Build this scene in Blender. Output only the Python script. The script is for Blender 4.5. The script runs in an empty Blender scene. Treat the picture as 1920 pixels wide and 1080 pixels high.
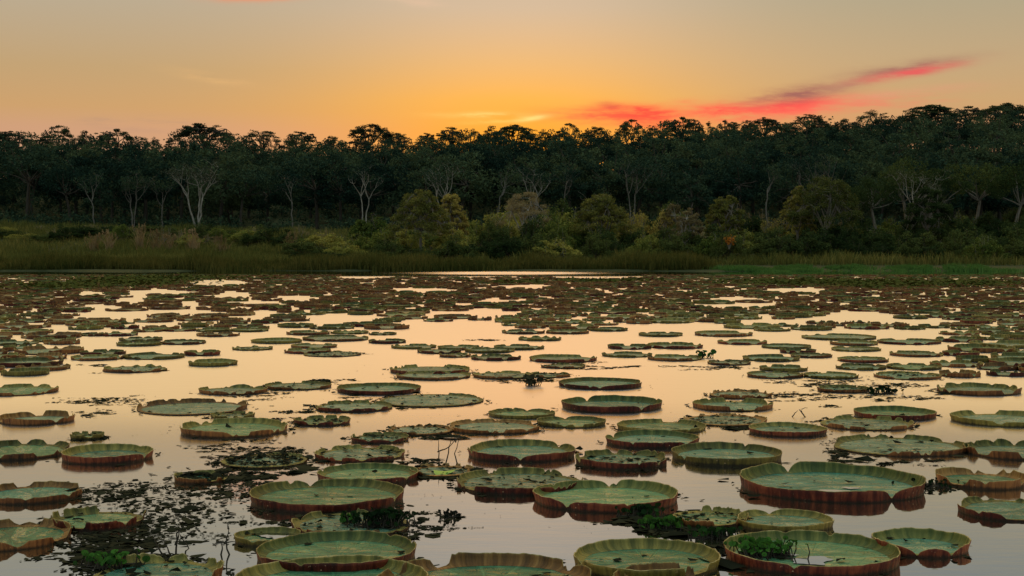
import bpy, math, random
import numpy as np
from mathutils import Vector

C = bpy.context.scene
COL = C.collection
R_ = math.radians

# ------------------------------------------------------------------ camera
CAM_H, F_PX, HORIZON = 3.4, 2700.0, 446.0
PITCH = math.atan((540 - HORIZON) / F_PX)
cam_d = bpy.data.cameras.new('camera')
cam_d.sensor_width = 36.0
cam_d.lens = F_PX / 1920 * 36.0
cam_d.clip_start, cam_d.clip_end = 0.1, 6000
cam = bpy.data.objects.new('camera', cam_d)
COL.objects.link(cam)
cam.location = (0, 0, CAM_H)
cam.rotation_euler = (math.pi / 2 - PITCH, 0, 0)
C.camera = cam


def s2l(c):
    return tuple(((v / 255) / 12.92 if v / 255 <= .04045 else ((v / 255 + .055) / 1.055) ** 2.4) for v in c)


# ------------------------------------------------------------------ node maths
class E:
    """a value socket with operators that build Math nodes"""
    def __init__(s, nt, sock): s.nt, s.s = nt, sock
    def op(s, o, b=None, c=None):
        n = s.nt.nodes.new('ShaderNodeMath'); n.operation = o
        for i, v in enumerate((s, b, c)):
            if v is None: continue
            if isinstance(v, E): s.nt.links.new(v.s, n.inputs[i])
            else: n.inputs[i].default_value = v
        return E(s.nt, n.outputs[0])
    def __add__(s, b): return s.op('ADD', b)
    def __sub__(s, b): return s.op('SUBTRACT', b)
    def __mul__(s, b): return s.op('MULTIPLY', b)
    def __truediv__(s, b): return s.op('DIVIDE', b)
    def pw(s, b): return s.op('POWER', b)
    def exp(s): return s.op('EXPONENT')
    def mn(s, b): return s.op('MINIMUM', b)
    def mx(s, b): return s.op('MAXIMUM', b)
    def clamp(s): return s.mn(1.0).mx(0.0)
    def smooth(s, a, b):
        n = s.nt.nodes.new('ShaderNodeMapRange'); n.interpolation_type = 'SMOOTHSTEP'
        s.nt.links.new(s.s, n.inputs[0]); n.inputs[1].default_value = a; n.inputs[2].default_value = b
        return E(s.nt, n.outputs[0])


def mixc(nt, fac, a, b, blend='MIX'):
    n = nt.nodes.new('ShaderNodeMix'); n.data_type = 'RGBA'; n.blend_type = blend
    for i, v in ((0, fac), (6, a), (7, b)):
        if isinstance(v, E): nt.links.new(v.s, n.inputs[i])
        elif hasattr(v, 'links'): nt.links.new(v, n.inputs[i])
        elif isinstance(v, (int, float)): n.inputs[i].default_value = v
        else: n.inputs[i].default_value = (*v, 1)
    return n.outputs[2]


def ramp(nt, fac, stops):
    n = nt.nodes.new('ShaderNodeValToRGB')
    nt.links.new(fac.s if isinstance(fac, E) else fac, n.inputs[0])
    el = n.color_ramp.elements
    while len(el) < len(stops): el.new(0.5)
    for e, (p, c) in zip(el, stops):
        e.position = p; e.color = (*c, 1)
    return n.outputs[0]


def noise(nt, vec, scale, detail=3, rough=.55, dims='3D'):
    n = nt.nodes.new('ShaderNodeTexNoise'); n.noise_dimensions = dims
    n.inputs['Scale'].default_value = scale; n.inputs['Detail'].default_value = detail
    n.inputs['Roughness'].default_value = rough
    if vec is not None: nt.links.new(vec, n.inputs['Vector'])
    return E(nt, n.outputs['Fac'])


def mapping(nt, vec, scale=(1, 1, 1), rot=(0, 0, 0)):
    n = nt.nodes.new('ShaderNodeMapping'); nt.links.new(vec, n.inputs[0])
    n.inputs['Scale'].default_value = scale; n.inputs['Rotation'].default_value = rot
    return n.outputs[0]


# ------------------------------------------------------------------ sky
SUN_EL, SUN_AZ = 2.2, 1.0
W = bpy.data.worlds.new('World'); C.world = W; W.use_nodes = True
nt = W.node_tree; nt.nodes.clear()
tc = nt.nodes.new('ShaderNodeTexCoord')
sx = nt.nodes.new('ShaderNodeSeparateXYZ'); nt.links.new(tc.outputs['Generated'], sx.inputs[0])
X, Y, Z = (E(nt, sx.outputs[i]) for i in range(3))
az = X.op('ARCTAN2', Y) * (180 / math.pi)
el = Z.mn(1.0).mx(-1.0).op('ARCSINE') * (180 / math.pi)
elr = (el / 90).clamp().pw(.5)                       # finer steps near the horizon


def estops(lst):
    return [(math.sqrt(e / 90), s2l(c)) for e, c in lst]


cen = ramp(nt, elr, estops([(0, (245, 150, 45)), (4.2, (252, 166, 52)), (5.5, (250, 178, 78)), (7, (232, 182, 120)),
                            (9, (210, 184, 154)), (11.5, (196, 181, 163)), (13.4, (184, 179, 169)), (20, (190, 180, 165)),
                            (32, (160, 176, 192)), (55, (158, 180, 200)), (90, (150, 176, 202))]))
lef = ramp(nt, elr, estops([(0, (200, 150, 125)), (4.2, (204, 156, 122)), (5.0, (202, 158, 108)), (6.5, (192, 160, 116)),
                            (9, (184, 168, 142)), (11.5, (168, 165, 148)), (13.5, (164, 164, 156)), (20, (180, 174, 162)),
                            (32, (150, 168, 184)), (55, (156, 178, 198)), (90, (150, 176, 202))]))
rig = ramp(nt, elr, estops([(0, (206, 140, 104)), (4.2, (205, 150, 108)), (5.2, (200, 162, 114)), (7, (190, 164, 126)),
                            (9, (176, 163, 134)), (11.5, (160, 158, 144)), (13.5, (148, 155, 154)), (20, (170, 170, 164)),
                            (32, (146, 168, 186)), (55, (156, 178, 198)), (90, (150, 176, 202))]))
side = mixc(nt, az.smooth(-4, 6), lef, rig)
g = ((az - 0.3) / 8.0); glow = (g * g * -1.0).exp()
sky = mixc(nt, glow, side, cen)

warp = noise(nt, mapping(nt, tc.outputs['Generated'], (9, 9, 40)), 1.0, 5, .6)
streak = noise(nt, mapping(nt, tc.outputs['Generated'], (10, 10, 75), (0, R_(-4), 0)), 1.6, 6, .62)


wisp = noise(nt, mapping(nt, tc.outputs['Generated'], (26, 26, 150), (0, R_(-6), 0)), 1.5, 6, .68)


def px_ang(px, py):
    return math.degrees(math.atan((px - 960) / F_PX)), math.degrees(math.atan((HORIZON - py) / F_PX))


def cloud(col, fac, px, py, wx, wy, tilt=0.0, thr=(.34, .62), wobble=.5):
    """a streak of cloud at a direction in the sky, soft edged and broken by noise"""
    global sky
    a0, e0 = px_ang(px, py); su = math.degrees(wx / F_PX); sv = math.degrees(wy / F_PX)
    ct, st = math.cos(R_(tilt)), math.sin(R_(tilt))
    da, de = az - a0, el - e0
    de = de + (warp - .5) * (sv * 4.5 * wobble)
    u = (da * ct + de * st) / su; v = (de * ct - da * st) / sv
    m = ((u * u + v * v) * -1.0).exp() * streak.smooth(*thr) * (wisp.smooth(.34, .62) * .6 + .5) * fac
    sky = mixc(nt, m.clamp(), sky, s2l(col))


cloud((176, 140, 120), .75, 290, 244, 70, 12, 2)                          # pinkish grey bank low on the left
cloud((176, 140, 120), .6, 190, 238, 34, 8, 0)
cloud((255, 122, 66), 1.3, 485, 3, 66, 9, 2, (.02, .2))                   # orange scrap at the top
cloud((226, 190, 160), .9, 770, 4, 60, 9, -6, (.3, .6))
cloud((226, 178, 118), .7, 395, 152, 70, 7, -8, (.35, .65))
cloud((255, 214, 120), .75, 905, 217, 80, 5, 0, (.38, .55))
cloud((255, 226, 130), 1.2, 1000, 223, 28, 4, 8, (.25, .5))
cloud((255, 214, 110), .7, 935, 227, 55, 4, 3, (.36, .55))
cloud((255, 92, 66), 1.0, 1150, 220, 110, 15, -1, (.16, .45))              # red bank over the ridge
cloud((254, 66, 60), 1.2, 1210, 216, 62, 17, -4, (.16, .46))
cloud((214, 74, 66), .8, 1150, 204, 26, 8, -12, (.3, .6))
cloud((250, 110, 84), .55, 1280, 194, 26, 6, 6, (.3, .6))
cloud((255, 92, 84), .9, 1460, 210, 150, 17, 3, (.2, .52))
cloud((255, 66, 70), 1.1, 1350, 212, 48, 13, 2, (.24, .52))
cloud((255, 70, 74), 1.2, 1480, 200, 70, 11, 5, (.24, .52))
cloud((156, 96, 92), 1.0, 1490, 184, 82, 13, 6, (.2, .5))                 # mauve cloud on top of it
cloud((176, 128, 106), .7, 1590, 168, 60, 9, 16, (.25, .55))
cloud((240, 110, 100), .55, 1640, 204, 120, 12, 3, (.3, .6))
cloud((156, 104, 96), .9, 1695, 140, 95, 12, 7, (.2, .5))
cloud((226, 92, 92), 1.05, 1700, 149, 80, 8, 8, (.2, .5))
cloud((226, 150, 124), .5, 1690, 186, 110, 8, 4, (.35, .65))

high = el.smooth(14.2, 19)                                                  # mask for the added gold band overhead
g2 = ((az - 0.2) / 5.5); g2 = (g2 * g2 * -1.0).exp()
sky = mixc(nt, high, sky, mixc(nt, g2, (1.75, .94, .12), (2.15, .76, .01)))          # made-up gold band, out of view, added to brighten and gild the water
sky = mixc(nt, el.smooth(30, 46), sky, (.72, .86, .88))
east = az.op('ABSOLUTE').smooth(50, 130)                                  # the cool, dimmer half of the dome behind the viewer
sky = mixc(nt, east, sky, mixc(nt, el.smooth(0, 40), (.37, .42, .42), (.72, .88, .88)))
sky = mixc(nt, el.smooth(0, -3), sky, (.05, .05, .04))
nish = nt.nodes.new('ShaderNodeTexSky'); nish.sky_type = 'NISHITA'; nish.sun_disc = False
nish.sun_elevation = R_(SUN_EL); nish.sun_rotation = R_(SUN_AZ)
b1 = nt.nodes.new('ShaderNodeBackground'); nt.links.new(nish.outputs[0], b1.inputs[0]); b1.inputs[1].default_value = .004
b2 = nt.nodes.new('ShaderNodeBackground'); nt.links.new(sky, b2.inputs[0]); b2.inputs[1].default_value = 1.0
ad = nt.nodes.new('ShaderNodeAddShader'); nt.links.new(b1.outputs[0], ad.inputs[0]); nt.links.new(b2.outputs[0], ad.inputs[1])
wo = nt.nodes.new('ShaderNodeOutputWorld'); nt.links.new(ad.outputs[0], wo.inputs[0])
W.cycles.sampling_method = 'MANUAL'; W.cycles.sample_map_resolution = 512

# ------------------------------------------------------------------ sun, low behind the wooded ridge
sd = bpy.data.lights.new('sun', 'SUN'); sd.energy = 2.0; sd.angle = R_(.5); sd.color = (1, .62, .32)
so = bpy.data.objects.new('sun', sd); COL.objects.link(so)
sdir = Vector((math.sin(R_(SUN_AZ)) * math.cos(R_(SUN_EL)), math.cos(R_(SUN_AZ)) * math.cos(R_(SUN_EL)), math.sin(R_(SUN_EL))))
so.rotation_euler = sdir.to_track_quat('Z', 'Y').to_euler(); so.location = (0, 0, 60)

C.view_settings.view_transform = 'Standard'; C.view_settings.look = 'None'
C.view_settings.exposure = 0.0; C.view_settings.gamma = 1.0
C.render.engine = 'CYCLES'
C.cycles.max_bounces = 6; C.cycles.diffuse_bounces = 2; C.cycles.glossy_bounces = 3
C.cycles.transmission_bounces = 3; C.cycles.transparent_max_bounces = 4
C.cycles.use_denoising = True


# ------------------------------------------------------------------ placing helpers
def ray(px, py):
    v = (540 - py) / F_PX
    return Vector(((px - 960) / F_PX, math.cos(PITCH) + v * math.sin(PITCH), -math.sin(PITCH) + v * math.cos(PITCH)))


def on_plane(px, py, z=0.0):
    d = ray(px, py); t = (z - CAM_H) / d.z
    return Vector((d.x * t, d.y * t, z))


def xat(px, Yd): return (px - 960) / F_PX * Yd
def zat(py, Yd): return CAM_H + (HORIZON - py) / F_PX * Yd
def pix(x, y, z):
    return 960 + x / y * F_PX, HORIZON - (z - CAM_H) / y * F_PX


def smooth(a, b, x):
    t = np.clip((np.asarray(x, float) - a) / (b - a), 0, 1); return t * t * (3 - 2 * t)


# ------------------------------------------------------------------ mesh helpers
def mesh(name, v, f, mats, midx=None, smooth_=False, uv=None):
    me = bpy.data.meshes.new(name)
    v = np.asarray(v, dtype=np.float32)
    if isinstance(f, np.ndarray):
        n = f.shape[1]
        me.vertices.add(len(v)); me.vertices.foreach_set('co', v.ravel())
        me.loops.add(f.size); me.loops.foreach_set('vertex_index', f.ravel().astype(np.int32))
        me.polygons.add(len(f)); me.polygons.foreach_set('loop_start', np.arange(0, f.size, n, dtype=np.int32))
        me.update(calc_edges=True)
    else:
        me.from_pydata(v.tolist(), [], f)
    for m in (mats if isinstance(mats, (list, tuple)) else [mats]): me.materials.append(m)
    if midx is not None: me.polygons.foreach_set('material_index', np.asarray(midx, dtype=np.int32))
    me.polygons.foreach_set('use_smooth', np.full(len(me.polygons), smooth_, dtype=bool))
    if uv is not None:
        ul = me.uv_layers.new(name='UVMap')
        li = np.empty(len(me.loops), dtype=np.int32); me.loops.foreach_get('vertex_index', li)
        ul.data.foreach_set('uv', np.asarray(uv, dtype=np.float32)[li].ravel())
    me.validate(); me.update()
    return me


def link(name, me, parent=None, loc=None):
    o = bpy.data.objects.new(name, me); COL.objects.link(o)
    if parent is not None: o.parent = parent
    if loc is not None: o.location = loc
    return o


def tag(o, label=None, cat=None, group=None, kind=None):
    for k, v in (('label', label), ('category', cat), ('group', group), ('kind', kind)):
        if v: o[k] = v
    return o


def thing(name, label, cat, loc, group=None, rz=0.0, scale=None):
    o = bpy.data.objects.new(name, None); COL.objects.link(o)
    o.empty_display_size = .2
    o.location = loc; o.rotation_euler = (0, 0, rz)
    if scale is not None: o.scale = scale
    return tag(o, label, cat, group)


# ------------------------------------------------------------------ materials
def new_mat(name):
    m = bpy.data.materials.new(name); m.use_nodes = True
    n = m.node_tree; n.nodes.clear()
    out = n.nodes.new('ShaderNodeOutputMaterial')
    return m, n, out


def principled(n, out, col, rough=.6, spec=.5, bump=None, bstr=.3, bdist=.02):
    p = n.nodes.new('ShaderNodeBsdfPrincipled')
    for k, v in (('Base Color', col), ('Roughness', rough), ('Specular IOR Level', spec)):
        if isinstance(v, E): n.links.new(v.s, p.inputs[k])
        elif hasattr(v, 'links'): n.links.new(v, p.inputs[k])
        elif isinstance(v, tuple): p.inputs[k].default_value = (*v, 1)
        else: p.inputs[k].default_value = v
    if bump is not None:
        b = n.nodes.new('ShaderNodeBump'); b.inputs['Strength'].default_value = bstr; b.inputs['Distance'].default_value = bdist
        n.links.new(bump.s, b.inputs['Height']); n.links.new(b.outputs[0], p.inputs['Normal'])
    n.links.new(p.outputs[0], out.inputs[0])
    return p


def leaf_mat(name, cols, trans=.25, nscale=.35):
    """foliage: leaf to leaf, clump to clump and tree to tree variation between three leaf colours"""
    m, n, out = new_mat(name)
    geo = n.nodes.new('ShaderNodeNewGeometry'); oi = n.nodes.new('ShaderNodeObjectInfo')
    isl = E(n, geo.outputs['Random Per Island']); obr = E(n, oi.outputs['Random'])
    t = noise(n, geo.outputs['Position'], nscale, 3)
    f = (isl * .45 + t * .8 + obr * .85 - .52).clamp()
    col = ramp(n, f, [(0, cols[0]), (.5, cols[1]), (1, cols[2])])
    d = n.nodes.new('ShaderNodeBsdfDiffuse'); n.links.new(col, d.inputs[0])
    tr = n.nodes.new('ShaderNodeBsdfTranslucent'); n.links.new(col, tr.inputs[0])
    mx = n.nodes.new('ShaderNodeMixShader'); mx.inputs[0].default_value = trans
    n.links.new(d.outputs[0], mx.inputs[1]); n.links.new(tr.outputs[0], mx.inputs[2]); n.links.new(mx.outputs[0], out.inputs[0])
    return m


M = {}
M['forest'] = leaf_mat('forest_leaves', [(.006, .016, .014), (.019, .040, .027), (.064, .092, .044)])
M['emergent'] = leaf_mat('emergent_leaves', [(.018, .030, .018), (.032, .050, .025), (.050, .070, .03)])
M['pale_leaf'] = leaf_mat('pale_tree_leaves', [(.035, .045, .03), (.06, .07, .045), (.09, .095, .06)])
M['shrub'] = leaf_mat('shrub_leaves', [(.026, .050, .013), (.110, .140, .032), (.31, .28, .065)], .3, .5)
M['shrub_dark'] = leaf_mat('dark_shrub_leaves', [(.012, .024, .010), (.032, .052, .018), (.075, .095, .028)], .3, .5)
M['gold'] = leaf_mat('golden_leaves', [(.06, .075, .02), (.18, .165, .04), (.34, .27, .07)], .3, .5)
M['dry'] = leaf_mat('dry_leaves', [(.09, .075, .035), (.20, .16, .075), (.30, .24, .12)], .3, .6)
M['orange_leaf'] = leaf_mat('orange_leaves', [(.3, .12, .02), (.45, .18, .03), (.5, .25, .05)], .3, .6)
M['acacia'] = leaf_mat('acacia_leaves', [(.036, .052, .016), (.145, .145, .036), (.36, .27, .065)], .3, .45)
M['reed'] = leaf_mat('reed_blades', [(.036, .046, .012), (.115, .100, .028), (.26, .19, .065)], .3, .12)
M['meadow'] = leaf_mat('marsh_grass_blades', [(.028, .046, .013), (.105, .110, .030), (.28, .22, .075)], .3, .08)
M['bright_grass'] = leaf_mat('fresh_grass_blades', [(.012, .050, .014), (.026, .105, .022), (.07, .14, .035)], .3, .2)
M['plume'] = leaf_mat('dry_plume_blades', [(.11, .085, .04), (.19, .14, .07), (.27, .20, .11)], .3, .6)
M['water_plant'] = leaf_mat('water_plant_leaves', [(.004, .010, .005), (.012, .032, .010), (.045, .13, .022)], .2, 7)
M['litter'] = leaf_mat('rotten_leaf_scraps', [(.006, .008, .006), (.014, .016, .010), (.04, .038, .02)], .0, 2)
M['duckweed'] = leaf_mat('duckweed_leaves', [(.016, .032, .008), (.042, .055, .013), (.09, .085, .022)], .1, .2)


def bark(name, c1, c2):
    m, n, out = new_mat(name)
    geo = n.nodes.new('ShaderNodeNewGeometry')
    t = noise(n, mapping(n, geo.outputs['Position'], (3, 3, .8)), 1.5, 5, .65)
    principled(n, out, ramp(n, t, [(.3, c1), (.7, c2)]), .85, .2, t, .6, .05)
    return m


M['pale_bark'] = bark('pale_bark', (.10, .095, .08), (.27, .25, .21))
M['dim_bark'] = bark('dim_pale_bark', (.045, .042, .036), (.14, .13, .11))
M['grey_bark'] = bark('grey_bark', (.07, .065, .05), (.18, .16, .13))
M['dark_bark'] = bark('dark_bark', (.02, .018, .014), (.05, .042, .032))
M['dead_stem'] = bark('dead_stem', (.015, .014, .01), (.04, .035, .025))


def mat_ground():
    m, n, out = new_mat('marsh_soil')
    geo = n.nodes.new('ShaderNodeNewGeometry')
    a = noise(n, geo.outputs['Position'], .06, 4); b = noise(n, geo.outputs['Position'], .9, 5, .65)
    c = ramp(n, (a * .6 + b * .5), [(.3, (.014, .020, .010)), (.55, (.032, .040, .016)), (.75, (.06, .06, .025))])
    principled(n, out, c, .95, .1, b, .6, .3)
    return m


def mat_water():
    m, n, out = new_mat('still_water')
    geo = n.nodes.new('ShaderNodeNewGeometry')
    s = n.nodes.new('ShaderNodeSeparateXYZ'); n.links.new(geo.outputs['Position'], s.inputs[0])
    px, py = E(n, s.outputs[0]), E(n, s.outputs[1])
    # breeze: glassy close to the viewer, faintly ruffled out on the open water, calm again in the lee of the bank
    ruff = py.smooth(16, 31) * (py.smooth(124, 131) * -1.0 + 1.0)
    gust = noise(n, mapping(n, geo.outputs['Position'], (.10, .35, 1)), 1.0, 3)
    u = (px + .5) / 8.0; v = (py - 139.5) / 6.0
    cat = ((u * u + v * v) * -1.0).exp() * 1.6                              # the cat's-paw of wind out by the far bank
    rough = (ruff * .29 + cat.mn(1.0) * (gust * .35 + .15) + .025).clamp()
    w1 = noise(n, mapping(n, geo.outputs['Position'], (1.2, 3.0, 1)), 1.0, 3, .5)
    w2 = noise(n, mapping(n, geo.outputs['Position'], (5, 14, 1)), 1.0, 2, .5)
    h = w1 * .010 + w2 * .0022
    bp = n.nodes.new('ShaderNodeBump'); bp.inputs['Strength'].default_value = .22; bp.inputs['Distance'].default_value = 1.0
    n.links.new(h.s, bp.inputs['Height'])
    gl = n.nodes.new('ShaderNodeBsdfGlossy'); gl.inputs[0].default_value = (.96, .96, .96, 1)
    n.links.new(rough.s, gl.inputs['Roughness']); n.links.new(bp.outputs[0], gl.inputs['Normal'])
    df = n.nodes.new('ShaderNodeBsdfDiffuse'); df.inputs[0].default_value = (.018, .018, .010, 1)
    fr = n.nodes.new('ShaderNodeFresnel'); fr.inputs[0].default_value = 1.33; n.links.new(bp.outputs[0], fr.inputs['Normal'])
    fac = (E(n, fr.outputs[0]) * .95 + .42).clamp()
    mx = n.nodes.new('ShaderNodeMixShader'); n.links.new(fac.s, mx.inputs[0])
    n.links.new(df.outputs[0], mx.inputs[1]); n.links.new(gl.outputs[0], mx.inputs[2]); n.links.new(mx.outputs[0], out.inputs[0])
    return m


def mat_blade(name, c0, c1, c2):
    """the flat leaf: matt green with paler veins, brown blemishes and wet, shiny streaks"""
    m, n, out = new_mat(name)
    t = n.nodes.new('ShaderNodeTexCoord'); ob = t.outputs['Object']; oi = n.nodes.new('ShaderNodeObjectInfo')
    obr = E(n, oi.outputs['Random'])
    big = noise(n, ob, 1.6, 4); fine = noise(n, mapping(n, ob, (4.5, 17, 4)), 1.0, 5, .65)
    col = ramp(n, (big * .9 + fine * .95 + obr * .3 - .58).clamp(), [(.25, c0), (.5, c1), (.8, c2)])
    vo = n.nodes.new('ShaderNodeTexVoronoi'); vo.feature = 'DISTANCE_TO_EDGE'; vo.inputs['Scale'].default_value = 7
    n.links.new(ob, vo.inputs['Vector'])
    edge = E(n, vo.outputs['Distance'])
    sp = n.nodes.new('ShaderNodeSeparateXYZ'); n.links.new(ob, sp.inputs[0])
    ax, ay = E(n, sp.outputs[0]), E(n, sp.outputs[1])
    rad = (ax * ax + ay * ay).op('SQRT')
    ang = ay.op('ARCTAN2', ax)
    rib = ((ang * 15.0).op('COSINE') * .5 + .5).pw(14.0) * rad.smooth(.05, .25)
    vein = (rib * .8 + (edge.smooth(.0, .05) * -1.0 + 1.0) * .5).clamp()
    col = mixc(n, vein * .5, col, tuple(v * 1.8 for v in c1))
    spots = noise(n, ob, 9, 5, .7).smooth(.62, .72)
    col = mixc(n, spots * .6, col, (.05, .045, .018))
    rot = (noise(n, ob, 2.3, 5, .65) + rad * .10).smooth(.66, .76)
    col = mixc(n, rot * .6, col, (.13, .105, .04))
    wet = noise(n, mapping(n, ob, (1.2, 3.2, 1)), 1.5, 4, .6).smooth(.48, .60)
    rough = wet * -.34 + .52
    p = principled(n, out, col, rough, wet * .35 + .16, vein * .9 + fine * .5 + big * .8, .65, .035)
    return m


def mat_rim_in(name, c0, c1, c2):
    m, n, out = new_mat(name)
    uv = n.nodes.new('ShaderNodeUVMap').outputs[0]; oi = n.nodes.new('ShaderNodeObjectInfo')
    cre = noise(n, mapping(n, uv, (11, 1.5, 1)), 1.0, 4, .6, '2D'); big = noise(n, mapping(n, uv, (1.6, 2, 1)), 1.0, 3, .5, '2D')
    f = (cre * .95 + big * .65 + E(n, oi.outputs['Random']) * .3 - .45).clamp()
    principled(n, out, ramp(n, f, [(.2, c0), (.5, c1), (.8, c2)]), .6, .2, cre, .8, .04)
    return m


def mat_rim_out(name, c0, c1, c2):
    m, n, out = new_mat(name)
    uv = n.nodes.new('ShaderNodeUVMap').outputs[0]; oi = n.nodes.new('ShaderNodeObjectInfo')
    cre = noise(n, mapping(n, uv, (14, 2.5, 1)), 1.0, 4, .65, '2D'); big = noise(n, mapping(n, uv, (1.2, 2, 1)), 1.0, 3, .5, '2D')
    f = (cre * .9 + big * .7 + E(n, oi.outputs['Random']) * .3 - .45).clamp()
    col = ramp(n, f, [(.2, c0), (.5, c1), (.85, c2)])
    sp = noise(n, mapping(n, uv, (26, 20, 1)), 1.0, 2, .5, '2D').smooth(.70, .76)       # pale torn flecks between the spiny ribs
    pat = noise(n, mapping(n, uv, (1.4, 1, 1)), 1.0, 2, .5, '2D').smooth(.45, .65)
    col = mixc(n, sp * pat * .85, col, (.50, .32, .18))
    su = n.nodes.new('ShaderNodeSeparateXYZ'); n.links.new(uv, su.inputs[0])
    foot_shade = (E(n, su.outputs[1]) + (big - .5) * .05 + (cre - .5) * .04).smooth(.045, .005)
    col = mixc(n, foot_shade * .85, col, (.012, .010, .006))                              # shade at the rim's foot, painted dark into its colour
    principled(n, out, col, .55, .16, cre, .65, .04)
    return m


M['soil'] = mat_ground()
M['water'] = mat_water()
M['blade_green'] = mat_blade('leaf_blade_green', (.010, .062, .032), (.038, .130, .064), (.115, .240, .110))
M['blade_teal'] = mat_blade('leaf_blade_teal', (.006, .060, .042), (.026, .122, .084), (.080, .220, .145))
M['blade_grey'] = mat_blade('leaf_blade_greyed', (.026, .078, .052), (.066, .142, .094), (.15, .235, .155))
M['in_olive'] = mat_rim_in('rim_inside_olive', (.018, .022, .005), (.072, .074, .016), (.20, .17, .040))
M['in_green'] = mat_rim_in('rim_inside_green', (.012, .025, .006), (.050, .070, .016), (.14, .145, .036))
M['in_brown'] = mat_rim_in('rim_inside_brown', (.035, .018, .006), (.12, .060, .016), (.27, .15, .045))
M['rim_edge'] = mat_rim_in('rim_edge_skin', (.05, .035, .012), (.17, .135, .04), (.36, .30, .13))
M['out_red'] = mat_rim_out('rim_outside_red', (.014, .003, .002), (.066, .011, .006), (.21, .052, .020))
M['out_brown'] = mat_rim_out('rim_outside_brown', (.028, .011, .005), (.115, .040, .012), (.28, .110, .032))
M['out_olive'] = mat_rim_out('rim_outside_olive', (.030, .024, .006), (.095, .072, .014), (.20, .150, .030))

# ------------------------------------------------------------------ terrain and water
def ground_z(x, y):
    x = np.asarray(x, float); y = np.asarray(y, float)
    u = x / np.maximum(y, 60)                                # direction across the view
    shore = -1.2 + 1.35 * smooth(143, 149, y + 1.2 * np.sin(x * .11) + .8 * np.sin(x * .31 + 1))
    marsh = .35 * smooth(149, 160, y) + 4.6 * smooth(168, 232, y)
    top = 11.5 + 2.2 * smooth(-.12, .02, u) + 5.5 * smooth(.0, .30, u)
    hill = top * smooth(226, 345, y)
    roll = .5 * np.sin(x * .06 + y * .03) * smooth(150, 240, y)
    back = -9 * smooth(360, 700, y)
    return shore + marsh + hill + roll + back


def gz(x, y): return float(ground_z(x, y))


xs = np.concatenate([np.linspace(-900, -170, 22)[:-1], np.linspace(-170, 170, 120), np.linspace(170, 900, 22)[1:]])
ys = np.concatenate([np.linspace(-300, 135, 12)[:-1], np.linspace(135, 165, 26)[:-1], np.linspace(165, 360, 60), np.linspace(360, 2400, 20)[1:]])
gx, gy = np.meshgrid(xs, ys)
v = np.stack([gx, gy, ground_z(gx, gy)], -1).reshape(-1, 3)
nx = len(xs); i = np.arange(len(ys) - 1)[:, None] * nx + np.arange(nx - 1)[None]
f = np.stack([i, i + 1, i + nx + 1, i + nx], -1).reshape(-1, 4)
tag(link('ground', mesh('ground', v, f, M['soil'], smooth_=True)), kind='structure')
tag(link('water', mesh('water', [(-900, -300, 0), (900, -300, 0), (900, 165, 0), (-900, 165, 0)], [(0, 1, 2, 3)], M['water'])), kind='structure')


# ------------------------------------------------------------------ plant geometry
def unit(a): return a / np.maximum(np.linalg.norm(a, axis=-1, keepdims=True), 1e-9)


def leaf_quads(P, size, rng, up=.5, asp=.5, jit=.4):
    n = len(P); nr = unit(rng.normal(size=(n, 3)) + np.array([0, 0, up]))
    u = unit(np.cross(nr, rng.normal(size=(n, 3)))); w = np.cross(nr, u)
    s = size * (1 + jit * (rng.random((n, 1)) * 2 - 1)) * .5
    v = np.stack([P + u * s, P + w * s * asp, P - u * s, P - w * s * asp], 1).reshape(-1, 3)
    return v, np.arange(4 * n).reshape(n, 4)


def clump_pts(c, rad, n, rng, p=.45):
    d = unit(rng.normal(size=(n, 3))) * (rng.random((n, 1)) ** p)
    return np.asarray(c) + d * np.asarray(rad)


class Geo:
    def __init__(s): s.v, s.f, s.n = [], [], 0
    def add(s, v, f):
        s.v.append(np.asarray(v)); s.f.append(np.asarray(f) + s.n); s.n += len(v)
    def get(s): return np.concatenate(s.v), np.concatenate(s.f)
    def tube(s, pts, rad, seg=5):
        pts = np.asarray(pts, float); k = len(pts)
        t = unit(np.gradient(pts, axis=0)); a = unit(np.cross(t, np.array([.31, .17, .93]) if abs(t[0][2]) < .9 else np.array([1., .1, 0]))); b = np.cross(t, a)
        th = np.linspace(0, 2 * np.pi, seg, endpoint=False)
        ring = pts[:, None] + (a[:, None] * np.cos(th)[None, :, None] + b[:, None] * np.sin(th)[None, :, None]) * np.asarray(rad, float)[:, None, None]
        i = np.arange(k - 1)[:, None] * seg; j = np.arange(seg)[None]
        f = np.stack([i + j, i + (j + 1) % seg, i + seg + (j + 1) % seg, i + seg + j], -1).reshape(-1, 4)
        s.add(ring.reshape(-1, 3), f)


def limb(g, rng, p, q, r0, r1, bend=.12, seg=5, n=5):
    p, q = np.asarray(p, float), np.asarray(q, float); L = np.linalg.norm(q - p)
    off = rng.normal(size=3) * bend * L
    t = np.linspace(0, 1, n)[:, None]
    pts = p + (q - p) * t + off * (t * (1 - t)) * 2 + rng.normal(size=(n, 3)) * L * .015
    pts[0], pts[-1] = p, q
    g.tube(pts, np.linspace(r0, r1, n), seg)


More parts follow.
